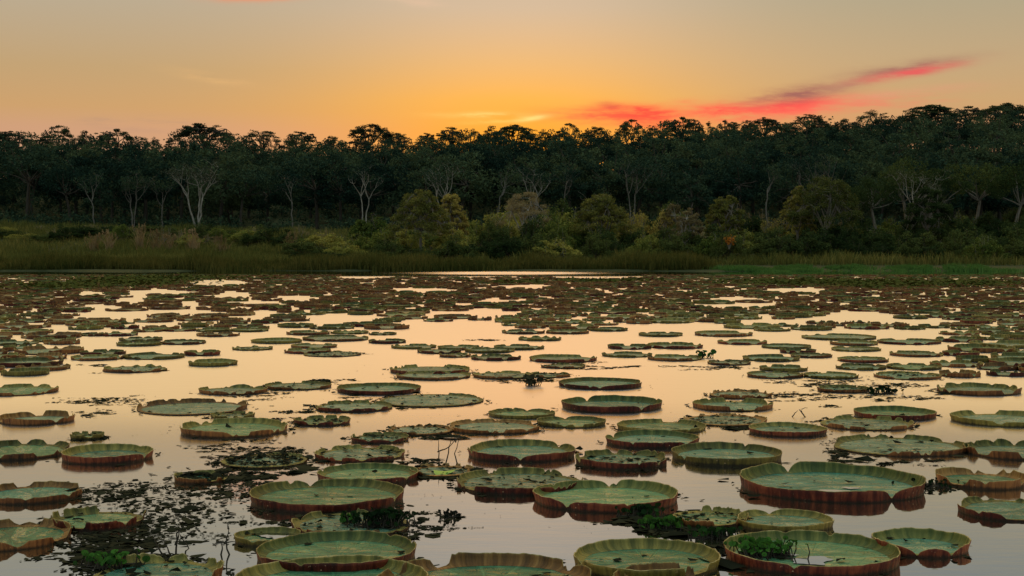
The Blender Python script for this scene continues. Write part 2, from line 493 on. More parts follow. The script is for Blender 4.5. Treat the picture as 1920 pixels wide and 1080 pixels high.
def dome_tree(seed, H=12.0, R=5.0, n_cl=34, leaves=95, size=.42, deep=0.0):
    rng = np.random.default_rng(seed); t, c = Geo(), Geo()
    top = np.array([rng.normal() * .4, rng.normal() * .4, H * .48]); t.tube([(0, 0, -1.5), (0.1, 0, H * .2), top * [.6, .6, .8], top], [.32, .26, .22, .18], 6)
    cz = H * (.66 - .13 * deep); rz = H * (.32 + .14 * deep)
    lob = rng.random(6) * 2 * np.pi
    for k in range(n_cl):
        d = unit(rng.normal(size=3)); d[2] = abs(d[2]) * 1.1 - .32 - .35 * deep
        wob = 1 + .18 * np.sin(3 * np.arctan2(d[1], d[0]) + lob[0]) + .1 * np.sin(5 * np.arctan2(d[1], d[0]) + lob[1])
        p = np.array([0, 0, cz]) + unit(d) * np.array([R, R, rz]) * (.55 + .42 * rng.random()) * wob
        rr = R * rng.uniform(.20, .34)
        c.add(*leaf_quads(clump_pts(p, (rr, rr, rr * .62), int(leaves * rng.uniform(.6, 1.3)), rng), size, rng, .9))
        if k % 4 == 0: limb(t, rng, top, p, .12, .03)
    return t.get(), c.get()


def umbrella_tree(seed, H=15.0, R=5.0, n_limb=6, flat=.28, leaves=120, size=.36, dense=1.0):
    """emergent: bare forked limbs under a shallow dome of separate flat leaf pads, sky showing between"""
    rng = np.random.default_rng(seed); t, c = Geo(), Geo()
    fork = np.array([rng.normal() * .4, rng.normal() * .3, H * .56])
    t.tube([(0, 0, -2), (.15, 0, H * .25), fork * [.7, .7, .75], fork], [.40, .32, .26, .22], 6)
    a0 = rng.random() * 6.28
    for k in range(n_limb + 1):
        a = a0 + k * 2 * np.pi / n_limb + rng.normal() * .25; rr = R * (rng.uniform(.35, .75) if k < n_limb else .05)
        h = H * (.80 + .08 * rng.random()) + H * flat * .3 * (1 - (rr / R) ** 2)
        q = np.array([np.cos(a) * rr, np.sin(a) * rr, h])
        limb(t, rng, fork, q, .18, .08, .14)
        for j in range(int(3 + 3 * dense)):
            b = a + rng.normal() * .7; r2 = min(R * .95, rr + R * rng.uniform(.0, .45))
            z = H * (1 - flat * (r2 / R) ** 2) - rng.random() * H * .07
            e = np.array([np.cos(b) * r2, np.sin(b) * r2, z])
            limb(t, rng, q, e, .07, .025, .15, 4, 4)
            cr = R * rng.uniform(.13, .25)
            c.add(*leaf_quads(clump_pts(e, (cr, cr, cr * .38), int(leaves * rng.uniform(.5, 1.2)), rng), size, rng, 1.4))
            if rng.random() < .6:
                e2 = (q + e) / 2 + rng.normal(size=3) * .5; cr *= .7
                c.add(*leaf_quads(clump_pts(e2, (cr, cr, cr * .4), int(leaves * .35), rng), size, rng, 1.4))
    return t.get(), c.get()


def pale_tree(seed, H=12.0, stems=2, R=3.6, leaves=26, size=.30, rad=.23, fork=.5, lean=.16):
    """white-barked forest-edge tree, two or more stems forking into thin bare limbs, sparse leaf at the tips"""
    rng = np.random.default_rng(seed); t, c = Geo(), Geo()
    for s in range(stems):
        sx_ = (s - (stems - 1) / 2)
        base = np.array([sx_ * .25, rng.normal() * .1, -.6])
        f0 = np.array([sx_ * H * lean + rng.normal() * .25, rng.normal() * .4, H * fork * rng.uniform(.85, 1.1)])
        limb(t, rng, base, f0, rad, rad * .7, .06, 6, 7)
        for k in range(3):
            a = rng.uniform(-1, 1)
            q = f0 + np.array([a * R * .42 + sx_ * .4, rng.normal() * .9, H * rng.uniform(.14, .30)])
            limb(t, rng, f0, q, rad * .62, rad * .34, .14, 5, 5)
            for j in range(3):
                e = q + np.array([rng.normal() * R * .2 + a * .5, rng.normal() * .8, H * rng.uniform(.03, .24)])
                limb(t, rng, q, e, rad * .30, rad * .14, .16, 4, 4)
                for i_ in range(3):
                    e2 = e + np.array([rng.normal() * R * .16, rng.normal() * .5, H * rng.uniform(.0, .10)])
                    limb(t, rng, e, e2, rad * .14, rad * .06, .2, 4, 3)
                    c.add(*leaf_quads(clump_pts(e2, (.9, .9, .45), leaves, rng), size, rng, 1.0))
    return t.get(), c.get()


def bush(seed, H=4.0, R=2.6, n_cl=38, leaves=130, size=.25, fine=.5):
    rng = np.random.default_rng(seed); t, c = Geo(), Geo()
    for k in range(n_cl):
        a = rng.random() * 6.28; r = R * rng.random() ** .6; hmax = H * math.sqrt(max(.05, 1 - (r / (R * 1.12)) ** 2)) * rng.uniform(.82, 1.12)
        z = hmax * rng.uniform(.35, 1) ** .7
        p = np.array([np.cos(a) * r, np.sin(a) * r, z]); cr = R * rng.uniform(.16, .30)
        c.add(*leaf_quads(clump_pts(p, (cr, cr, cr * .9), int(leaves * rng.uniform(.6, 1.3)), rng), size, rng, .3, fine))
        if k % 3 == 0: limb(t, rng, (np.cos(a) * .05, np.sin(a) * .05, -.3), p, .06, .02, .12, 4, 4)
    for k in range(10):                                        # loose upright sprays breaking the outline
        a = rng.random() * 6.28; r = R * .8 * rng.random()
        zt = H * rng.uniform(.85, 1.12) * math.sqrt(max(.1, 1 - (r / (R * 1.1)) ** 2))
        p0 = np.array([np.cos(a) * r, np.sin(a) * r, zt * .5]); p1 = p0 + [rng.normal() * .35, rng.normal() * .35, zt * .55]
        limb(t, rng, (np.cos(a) * .05, np.sin(a) * .05, -.3), p0, .03, .03, .1, 4, 4); limb(t, rng, p0, p1, .03, .012, .1, 4, 4)
        s = rng.random((26, 1)); c.add(*leaf_quads(p0 + (p1 - p0) * s + rng.normal(size=(26, 3)) * .14, size * .9, rng, .2, fine))
    return t.get(), c.get()


def spreading_tree(seed, H=7.0, R=3.6, stem=.3, n_cl=40, leaves=110, size=.22, twigs=True):
    rng = np.random.default_rng(seed); t, c = Geo(), Geo()
    fork = np.array([0, 0, H * stem]); t.tube([(0, 0, -.6), (.06, 0, H * stem * .5), fork], [.24, .2, .17], 6)
    limbs = []
    for k in range(7):
        a = k * .9 + rng.normal() * .3; q = np.array([np.cos(a) * R * .5, np.sin(a) * R * .5, H * rng.uniform(.58, .78)])
        limb(t, rng, fork, q, .12, .06, .15); limbs.append(q)
    for k in range(n_cl):
        a = rng.random() * 6.28; r = R * rng.random() ** .55
        z = H * (.97 - .50 * (r / R) ** 2.2) - rng.random() ** 2 * H * .25
        p = np.array([np.cos(a) * r, np.sin(a) * r, z]); cr = R * rng.uniform(.14, .24)
        q = min(limbs, key=lambda q_: np.linalg.norm(q_ - p)); limb(t, rng, q, p, .045, .015, .15, 4, 4)
        if twigs:
            for j in range(2): limb(t, rng, p, p + rng.normal(size=3) * cr, .018, .008, .2, 3, 3)
        c.add(*leaf_quads(clump_pts(p, (cr, cr, cr * .55), int(leaves * rng.uniform(.5, 1.3)), rng), size, rng, .9, .45))
    return t.get(), c.get()


def make_plant(name, geo, bark_m, leaf_m, trunk='trunk', crown='crown'):
    (tv, tf), (cv, cf) = geo
    return mesh(name + '_' + trunk, tv, tf, bark_m, smooth_=True), mesh(name + '_' + crown, cv, cf, leaf_m), trunk, crown


def plant(name, parts, label, cat, loc, group=None, rz=0.0, scale=None):
    o = thing(name, label, cat, loc, group, rz, scale)
    link(parts[2], parts[0], o); link(parts[3], parts[1], o)
    return o


rnd = random.Random(7)
nrng = np.random.default_rng(11)

# ------------------------------------------------------------------ hillside forest
FOREST = [make_plant('forest_tree', dome_tree(100 + k, 12 + (k % 3), 4.6 + .35 * (k % 4)), M['dark_bark'], M['forest']) for k in range(8)]
pts = []
def try_tree(x, y, sep):
    for (a, b) in pts:
        if (a - x) ** 2 + ((b - y) * 1.0) ** 2 < sep * sep: return False
    pts.append((x, y)); return True

DEEP = [make_plant('forest_tree', dome_tree(130 + k, 12 + (k % 3), 4.8 + .35 * (k % 3), 46, 95, .44, 1.0), M['dark_bark'], M['forest']) for k in range(7)]


def canopy(px):   # top of the closed canopy in the photograph, by column
    return float(np.interp(px, [0, 300, 450, 640, 850, 1000, 1150, 1300, 1500, 1600, 1700, 1770, 1920], [252, 252, 256, 254, 248, 243, 233, 230, 230, 225, 213, 205, 202]))


for x in np.arange(-92, 93, 7.2):                             # the front of the wood
    y = 231 + rnd.uniform(-2, 6); try_tree(float(x + rnd.uniform(-3, 3)), y, 2)
k = 0
while len(pts) < 285 and k < 40000:
    k += 1
    y = 234 + 108 * rnd.random() ** .9; x = rnd.uniform(-.385, .385) * y
    try_tree(x, y, 7.2)
for (x, y) in pts:
    s = rnd.uniform(.72, 1.2)
    src = rnd.choice(FOREST if y < 243 and x / y < -.04 and rnd.random() < .35 else DEEP)
    lim = zat(canopy(960 + x / y * F_PX) + rnd.uniform(-6, 12), y) - gz(x, y)
    s = min(s, max(lim, 7.0) / 13.0)
    plant('forest_tree', src, 'dark green broadleaf tree crowded among its neighbours in the hillside forest', 'tree',
          (x, y, gz(x, y)), 'broadleaf trees of the hillside forest', rnd.uniform(0, 6.28), (max(s, .85) * 1.08, max(s, .85) * 1.08, s))

# low dark growth under and between the trunks
g = Geo(); urng = np.random.default_rng(5)
ux = urng.uniform(-100, 100, 1500); uy = 224 + 52 * urng.random(1500) ** 1.3
for k in range(420):                                          # brush along the crest
    y = urng.uniform(322, 352); x = urng.uniform(-.39, .39) * y; r = urng.uniform(1.6, 2.6)
    g.add(*leaf_quads(clump_pts((x, y, gz(x, y) + urng.uniform(.5, 6.5)), (r, r, r * .8), 60, urng), .7, urng, .5))
for x, y in zip(ux, uy):
    r = urng.uniform(.7, 2.1); g.add(*leaf_quads(clump_pts((x, y, gz(x, y) + r * .5 + (urng.uniform(0, 4) if y > 236 else 0)), (r, r, r * .8), 40, urng), .5, urng, .5))
tag(link('undergrowth', mesh('undergrowth', *g.get(), M['forest'])), kind='stuff')

# trees breaking the skyline: pixel x, pixel y of the top, crown width in pixels, looks
SKY = [
    (20, 246, 80, 'a', 'umbrella-topped tree on the ridge at the far left end of skyline'),
    (112, 236, 70, 'b', 'open crowned ridge tree beside the leftmost umbrella-topped tree'),
    (166, 246, 46, 'c', 'small ragged tree on skyline left of the rounded ridge crown'),
    (218, 243, 84, 'b', 'rounded flat-bottomed crown on the ridge at left, under pinkish cloud'),
    (288, 258, 44, 'c', 'thin wispy low tree on skyline between the rounded crown and the widest umbrella tree'),
    (385, 230, 112, 'a', 'widest umbrella tree on left ridge, broad layered crown above the pale forked trunks'),
    (432, 250, 56, 'c', 'lower tree leaning out from right side of the widest umbrella tree'),
    (492, 240, 84, 'c', 'see-through two-clump tree on skyline, right of the widest umbrella tree'),
    (568, 244, 76, 'b', 'domed open crown on skyline halfway between two-clump tree and big dark crown'),
    (626, 256, 46, 'c', 'small tufted tree in the dip of the left skyline'),
    (694, 233, 92, 'a', 'big dark crown on skyline left of the sunset glow'),
    (742, 244, 58, 'c', 'tree trailing off to the right of the big dark crown on skyline'),
    (798, 254, 40, 'c', 'low tuft on skyline just left of the sunset glow'),
    (846, 239, 74, 'b', 'layered crown standing in the orange glow, left edge of the brightest sky'),
    (912, 250, 46, 'c', 'low open tree in the brightest orange part of skyline'),
    (966, 234, 88, 'a', 'flat airy crown under the yellow cloud streaks'),
    (1016, 243, 52, 'c', 'thin tree right of the flat airy crown under yellow streaks'),
    (1068, 230, 46, 'd', 'slender pointed tree at the left end of the red cloud'),
    (1118, 240, 58, 'c', 'low spreading tree under the left end of red cloud'),
    (1184, 222, 52, 'd', 'tall slender tree rising into the red cloud'),
    (1226, 236, 46, 'c', 'small tree right of the tall slender one in the red cloud'),
    (1276, 221, 72, 'b', 'domed tree on skyline between the two red clouds'),
    (1326, 232, 44, 'd', 'narrow feathery tree right of the domed tree between red clouds'),
    (1378, 227, 52, 'b', 'small rounded tree under the right red cloud'),
    (1432, 221, 74, 'a', 'broad flat tree on skyline below the mauve cloud'),
    (1476, 230, 44, 'c', 'low tree right of the broad flat one below the mauve cloud'),
    (1518, 212, 70, 'b', 'tall layered tree on skyline right of the mauve cloud'),
    (1570, 230, 60, 'c', 'low rounded tree between the tall layered tree and the leaning airy tree'),
    (1642, 207, 84, 'c', 'airy tree with thin reaching limbs at the foot of the high right ridge'),
    (1695, 214, 62, 'b', 'dense dark tree in front of the highest crown on right ridge'),
    (1742, 197, 110, 'a', 'highest and widest crown on the right end of the ridge'),
    (1812, 200, 90, 'b', 'wide crown right of the highest one on the right ridge'),
    (1880, 194, 100, 'a', 'umbrella-topped tree on the ridge at the far right end'),
]
EM = {'a': [make_plant('ridge_tree', umbrella_tree(300 + k, 15, 5, 7, .30, 130, .34, 1.5), M['dark_bark'], M['emergent']) for k in range(3)],
      'b': [make_plant('ridge_tree', umbrella_tree(320 + k, 15, 5, 6, .36, 120, .34, 1.2), M['dark_bark'], M['emergent']) for k in range(3)],
      'c': [make_plant('ridge_tree', umbrella_tree(340 + k, 15, 5, 5, .34, 90, .34, .75), M['dark_bark'], M['emergent']) for k in range(4)],
      'd': [make_plant('ridge_tree', umbrella_tree(360 + k, 15, 5, 4, .30, 110, .34, .7), M['dark_bark'], M['emergent']) for k in range(2)]}
for k, (px, top, w, kind, lab) in enumerate(SKY):
    Yd = 338 + (k % 3) * 3; x = xat(px, Yd); zt = zat(top, Yd); g0 = gz(x, Yd)
    sw = w / F_PX * Yd / 2 / 5.0; H = max(zt - g0, 10.0)
    plant('ridge_tree', EM[kind][k % len(EM[kind])], lab, 'tree', (x, Yd, zt - H), 'tall trees along the skyline', (k * 1.7) % 6.28, (sw, sw, H / 15))

# filler trees on the ridge between them
for k in range(34):
    px = -30 + k * 60 + rnd.uniform(-14, 14); Yd = 334 + rnd.uniform(-4, 4); x = xat(px, Yd)
    s = rnd.uniform(.5, .8); H = zat(canopy(px) - rnd.uniform(-8, 6), Yd) - gz(x, Yd)
    plant('ridge_tree', EM['bc'[k % 2]][k % 3], 'low ragged dark tree filling the ridge line between taller crowns', 'tree', (x, Yd, gz(x, Yd)),
          'low trees along the ridge line', rnd.uniform(0, 6.28), (s, s, H / 15))

# ------------------------------------------------------------------ pale-trunked trees on the forest edge
PALE = [
    (176, 412, 330, 1, 'crooked pale tree at the left edge of the wood'),
    (250, 408, 336, 2, 'pale tree with a Y-shaped top, second from the left at the forest edge'),
    (306, 418, 345, 1, 'straight thin pale tree between the Y-shaped tree and the white forked trunks'),
    (372, 414, 318, 3, 'most conspicuous white forked trunks at the left forest edge, limbs spreading in a fan'),
    (548, 405, 330, 1, 'dim grey bare tree right of the white forked trunks'),
    (686, 398, 322, 2, 'lone pale V-forked tree left of the golden acacia'),
    (832, 372, 306, 3, 'pale many-limbed tree rising behind the golden acacia'),
    (932, 366, 316, 1, 'thin pale tree between the many-limbed tree and the straw-coloured round tree'),
    (1002, 372, 312, 2, 'pale two-stemmed tree behind the straw-coloured round tree'),
    (1055, 392, 318, 1, 'stout pale trunk right of the straw-coloured round tree'),
    (1186, 356, 306, 2, 'pale wide-forked tree on the slope above the round green tree'),
    (1440, 362, 312, 1, 'straight pale trunk on the slope left of the biggest olive crown'),
    (1520, 334, 296, 2, 'grey forked tree on the slope behind the biggest olive crown'),
    (1556, 330, 300, 1, 'thin grey tree just right of the forked tree behind biggest olive crown'),
    (1160, 318, 288, 1, 'small pale tree high on the slope above the wide-forked tree'),
]
for k, (px, yb, yt, st, lab) in enumerate(PALE):
    Yd = 222.5 + (k % 3) * .8; x = xat(px, Yd); g0 = gz(x, Yd) if k < 14 else zat(yb + 12, Yd) 
    if k == 14: Yd = 262; x = xat(px, Yd); g0 = gz(x, Yd)
    zb = min(g0, zat(yb, Yd)); H = zat(yt, Yd) - zb
    rad = .17 if px == 372 else .125
    m = make_plant('pale_tree', pale_tree(500 + k, H, st, 3.4 if st > 1 else 2.6, 18, .28, rad, .52, .10 if st > 1 else 0), M['pale_bark'] if k in (3, 5, 6, 8) else M['dim_bark'], M['forest'] if k != 3 else M['pale_leaf'])
    plant('pale_tree', m, lab, 'tree', (x, Yd, zb), 'pale-trunked trees on the forest edge')

# ------------------------------------------------------------------ taller trees by the right bank
DARK = [make_plant('bank_tree', dome_tree(160 + k, 12, 4.2, 40, 130, .28), M['grey_bark'], M['shrub_dark']) for k in range(3)]
for k, (px, top, Yd, w, lab) in enumerate([
        (1640, 318, 196, 100, 'dark leafy tree left of the bare-limbed tree by the right bank'),
        (1700, 296, 200, 110, 'tall dark tree standing behind the bare-limbed tree at right'),
        (1762, 310, 198, 100, 'dark leafy tree right of the bare-limbed tree by the right bank'),
        (1830, 290, 200, 120, 'tall dark tree near the right end of the bank'),
        (1900, 305, 196, 110, 'dark leafy tree at the right end of the bank'),
        (1590, 360, 196, 80, 'low dark tree between the biggest olive crown and right bank trees')]):
    x = xat(px, Yd); g0 = gz(x, Yd); H = zat(top, Yd) - g0; sw = w / F_PX * Yd / 2 / 4.2
    plant('bank_tree', DARK[k % 3], lab, 'tree', (x, Yd, g0), 'dark trees by the right bank', k * 1.3, (sw, sw, H / 12))
for k, (px, yb, yt, Yd, st, lab) in enumerate([
        (1712, 412, 306, 190, 1, 'bare-limbed pale tree with a wide candelabra top, by the right bank'),
        (1748, 416, 352, 189, 1, 'thin white stem right of the bare-limbed pale tree'),
        (1759, 424, 362, 188, 1, 'thinner leaning white stem at the right forest edge')]):
    x = xat(px, Yd); g0 = gz(x, Yd); H = zat(yt, Yd) - g0
    m = make_plant('pale_tree', pale_tree(560 + k, H, st, 4.2 if k == 0 else 1.6, 14, .24, .16 if k == 0 else .10, .50, 0), M['pale_bark'], M['pale_leaf'])
    plant('pale_tree', m, lab, 'tree', (x, Yd, g0), 'pale-trunked trees on the forest edge')

# ------------------------------------------------------------------ trees and shrubs of the marsh belt
for k, (px, top, w, Yd, stem, lm, seed, lab) in enumerate([
        (788, 354, 112, 172, .42, 'acacia', 600, 'golden acacia-shaped tree standing clear above the thicket left of centre'),
        (846, 360, 62, 184, .2, 'gold', 601, 'pale yellow-green round bush-tree tucked behind the golden acacia'),
        (985, 358, 104, 184, .2, 'dry', 602, 'straw-coloured round twiggy tree in the middle of the far bank'),
        (1128, 362, 104, 178, .2, 'acacia', 603, 'round green tree with gold top edge right of the straw-coloured one'),
        (1360, 362, 76, 180, .3, 'acacia', 604, 'small flat-topped golden tree left of the biggest olive crown'),
        (1546, 326, 128, 178, .3, 'acacia', 605, 'biggest olive-gold domed crown of the marsh belt, right of centre'),
        (1495, 346, 60, 182, .3, 'acacia', 606, 'smaller olive tree joined to the left side of the biggest crown'),
        (1262, 378, 56, 184, .2, 'dry', 607, 'grey leafless twiggy bush right of the round green tree'),
        (1290, 388, 60, 174, .2, 'dry', 608, 'pale straw bush in front of the grey twiggy one'),
        (1740, 350, 90, 186, .3, 'shrub_dark', 609, 'dark spreading tree before the thin white stems at right')]):
    x = xat(px, Yd); g0 = gz(x, Yd); H = zat(top, Yd) - g0; R = w / F_PX * Yd / 2
    m = make_plant('marsh_tree', spreading_tree(seed, H, R, stem, 110 if lm != 'dry' else 60, 190, .22 if lm != 'dry' else .16), M['pale_bark'] if lm == 'dry' else M['grey_bark'], M[lm])
    plant('marsh_tree', m, lab, 'tree', (x, Yd, g0), 'small trees of the marsh belt')

BUSH = {'shrub': [make_plant('shrub', bush(700 + k, 4, 2.6), M['grey_bark'], M['shrub'], 'stem', 'foliage') for k in range(5)],
        'shrub_dark': [make_plant('shrub', bush(720 + k, 4, 2.6), M['dark_bark'], M['shrub_dark'], 'stem', 'foliage') for k in range(3)],
        'gold': [make_plant('shrub', bush(740 + k, 4, 2.4, 22, 90, .22), M['grey_bark'], M['gold'], 'stem', 'foliage') for k in range(2)],
        'dry': [make_plant('shrub', bush(760 + k, 4, 2.2, 18, 70, .2, .25), M['grey_bark'], M['dry'], 'stem', 'foliage') for k in range(2)]}
LOOK = {'shrub': 'mid green', 'shrub_dark': 'very dark green', 'gold': 'yellow-tinged', 'dry': 'dry straw-brown'}


def zone(px):
    for lim, txt in ((150, 'at the far left end of the marsh'), (450, 'in the open marsh below the white forked trunks'), (720, 'in the marsh left of the golden acacia'), (900, 'around the foot of the golden acacia'),
                     (1060, 'below the straw-coloured round tree'), (1230, 'below the round green tree'), (1440, 'below the small flat-topped tree'),
                     (1620, 'below the biggest olive crown'), (1790, 'below the bare-limbed tree at right')):
        if px < lim: return txt
    return 'at the far right end of the bank'


def add_shrub(px, top, w, Yd, kind, front=''):
    x = xat(px, Yd); g0 = gz(x, Yd); H = max(zat(top, Yd) - g0, 1.0); sw = w / F_PX * Yd / 2 / 2.6
    plant('shrub', rnd.choice(BUSH[kind]), f'{LOOK[kind]} shrub {zone(px)}{front}', 'shrub', (x, Yd, g0 - .1), 'shrubs of the marsh belt',
          rnd.uniform(0, 6.28), (sw, sw, H / 4.1))


def skyl(px):   # upper edge of the thicket in the photograph, by column
    return float(np.interp(px, [540, 580, 640, 720, 780, 860, 930, 1000, 1080, 1160, 1220, 1300, 1380, 1460, 1560, 1640, 1700, 1760, 1940],
                           [436, 418, 412, 412, 410, 402, 392, 390, 388, 392, 390, 392, 392, 388, 400, 405, 402, 400, 392]))


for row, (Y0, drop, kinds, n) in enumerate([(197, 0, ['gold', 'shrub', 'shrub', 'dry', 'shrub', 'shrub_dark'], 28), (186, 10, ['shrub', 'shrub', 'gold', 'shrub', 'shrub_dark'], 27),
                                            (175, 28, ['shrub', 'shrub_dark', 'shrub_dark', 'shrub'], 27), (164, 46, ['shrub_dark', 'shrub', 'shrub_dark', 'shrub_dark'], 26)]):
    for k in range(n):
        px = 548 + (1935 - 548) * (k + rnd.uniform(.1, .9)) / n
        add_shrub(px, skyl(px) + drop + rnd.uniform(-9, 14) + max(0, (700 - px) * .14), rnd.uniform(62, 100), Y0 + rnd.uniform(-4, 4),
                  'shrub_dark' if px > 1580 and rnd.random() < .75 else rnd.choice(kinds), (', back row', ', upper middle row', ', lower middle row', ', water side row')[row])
for k in range(36):                                            # low scattered bushes of the open left marsh
    px = -20 + 590 * (k + rnd.random()) / 36
    add_shrub(px, 426 + rnd.uniform(-8, 14), rnd.uniform(40, 80), 205 + rnd.uniform(-12, 10), rnd.choice(['shrub', 'shrub_dark', 'shrub_dark', 'dry']))
o = bush(790, 1.0, .5, 8, 60, .2)
plant('orange_shrub', make_plant('orange_shrub', o, M['grey_bark'], M['orange_leaf'], 'stem', 'foliage'), 'small sprig of bright orange leaves low in the dark thicket at right', 'shrub',
      (xat(1367, 159.5), 159.5, zat(462, 159.5)))

# dry plume grass tufts, left marsh
def grass_blades(P, h, w, rng, lean=.25, tipw=.0):
    n = len(P); a = rng.random(n) * 6.283; d = np.stack([np.cos(a), np.sin(a), 0 * a], -1)
    ln = rng.normal(size=(n, 3)) * [1, 1, 0]; h = h[:, None]
    mid = P + ln * lean * h * .35 + [0, 0, .55] * h; tip = P + ln * lean * h + [0, 0, 1] * h
    w = np.asarray(w).reshape(-1, 1) if np.ndim(w) else w
    v = np.stack([P - d * w / 2, P + d * w / 2, mid + d * w * .4, tip + d * w * .08, tip - d * w * .08, mid - d * w * .4], 1).reshape(-1, 3)
    b = np.arange(n)[:, None] * 6
    f = np.concatenate([b + [0, 1, 2, 5], b + [5, 2, 3, 4]], 0)
    return v, f


prng = np.random.default_rng(21)
for k, (px, yb, h, lab) in enumerate([(205, 455, 1.9, 'tall tawny plume grass tuft nearest the left edge of the marsh'), (176, 458, 1.3, 'short grey-green plume grass tuft by the left edge'),
                                      (262, 452, 2.4, 'brightest pale pink-tan plume grass tuft in the left marsh'), (292, 450, 1.9, 'plume grass tuft leaning right beside the brightest one'),
                                      (318, 452, 1.2, 'low plume grass tuft right of the leaning one'), (362, 449, 1.9, 'upright plume grass tuft standing alone below the white forked trunks'),
                                      (415, 450, 1.2, 'small dim plume grass tuft in the middle of the left marsh'), (545, 446, 1.7, 'plume grass tuft at the left end of the thicket')]):
    Yd = 186 + k % 3; x = xat(px, Yd); z0 = gz(x, Yd); H = h + .8
    P = np.stack([prng.normal(0, .3, 70), prng.normal(0, .3, 70), np.zeros(70)], -1)
    v, f = grass_blades(P, prng.uniform(.5, 1, 70) * H, .09, prng, .28)
    g = Geo(); g.add(v, f)
    for j in range(12):
        b = np.array([prng.normal() * .55, prng.normal() * .3, H * prng.uniform(.7, 1.1)])
        g.add(*leaf_quads(clump_pts(b, (.12, .12, .4), 26, prng), .22, prng, 0, .4))
    tag(link('plume_grass', mesh('plume_grass', *g.get(), M['plume']), None, (x, Yd, z0)), lab, 'grass tuft', 'plume grass tufts in the left marsh')

# ------------------------------------------------------------------ reeds and grass
def field(n, xr, yr, hr, w, rng, lean, keep=None, bunch=.5):
    y = rng.uniform(*yr, n); x = rng.uniform(*xr, n) * y
    x += np.round(x / 1.3) * 0 + rng.normal(0, bunch, n)
    if keep is not None:
        k = keep(x, y); x, y = x[k], y[k]
    P = np.stack([x, y, np.maximum(ground_z(x, y), -.1) - .03], -1)
    hm = .8 + .22 * np.sin(x * .47 + 1.3 * np.sin(x * .17)) * np.sin(x * .083 + .6) + .16 * np.sin(x * 2.3 + 3 * np.sin(y * 1.1)) + .2 * np.sin(x * .35 + y * .2) * np.sin(x * .13 + 2) + .12 * np.sin(x * 1.1)
    return grass_blades(P, rng.uniform(*hr, len(x)) * hm, rng.uniform(.6, 1.3, len(x)) * w, rng, lean)


grng = np.random.default_rng(33)
g = Geo(); g.add(*field(46000, (-.40, .137), (147.5, 156), (.65, 1.55), .07, grng, .22, lambda x, y: y > 148 + .8 * np.sin(x * .25) + .5 * np.sin(x * .7)))
tag(link('reeds', mesh('reeds', *g.get(), M['reed'])), kind='stuff')
g = Geo(); g.add(*field(52000, (-.40, -.10), (157, 222), (.5, 1.25), .10, grng, .25)); g.add(*field(16000, (-.12, .40), (156, 168), (.8, 1.6), .09, grng, .25))
tag(link('marsh_grass', mesh('marsh_grass', *g.get(), M['meadow'])), kind='stuff')
g = Geo(); g.add(*field(15000, (.145, .245), (146.5, 152), (.15, .6), .07, grng, .3, lambda x, y: np.sin(x * .9) + np.sin(x * .37 + y * .5) + .8 * np.sin(x * 2.3) > -.9)); g.add(*field(9000, (.262, .36), (147.5, 152), (.15, .6), .07, grng, .3, lambda x, y: np.sin(x * .8) + np.sin(x * .33 + y * .5) + .8 * np.sin(x * 2.1) > .1))
g.add(*field(1500, (.137, .36), (147, 150), (.15, .5), .07, grng, .3))
tag(link('bright_grass', mesh('bright_grass', *g.get(), M['bright_grass'])), kind='stuff')


# ------------------------------------------------------------------ water lily pads
def per_noise(th, rng, amps):
    out = np.zeros_like(th)
    for k, a in amps: out += a * np.sin(k * th + rng.random() * 6.283)
    return out


def sm_noise(rng, n, w):
    q = rng.normal(size=n + 2 * w); q[:2 * w] = q[n:n + 2 * w]
    return np.convolve(q, np.ones(2 * w + 1) / math.sqrt(2 * w + 1), 'valid')[:n]


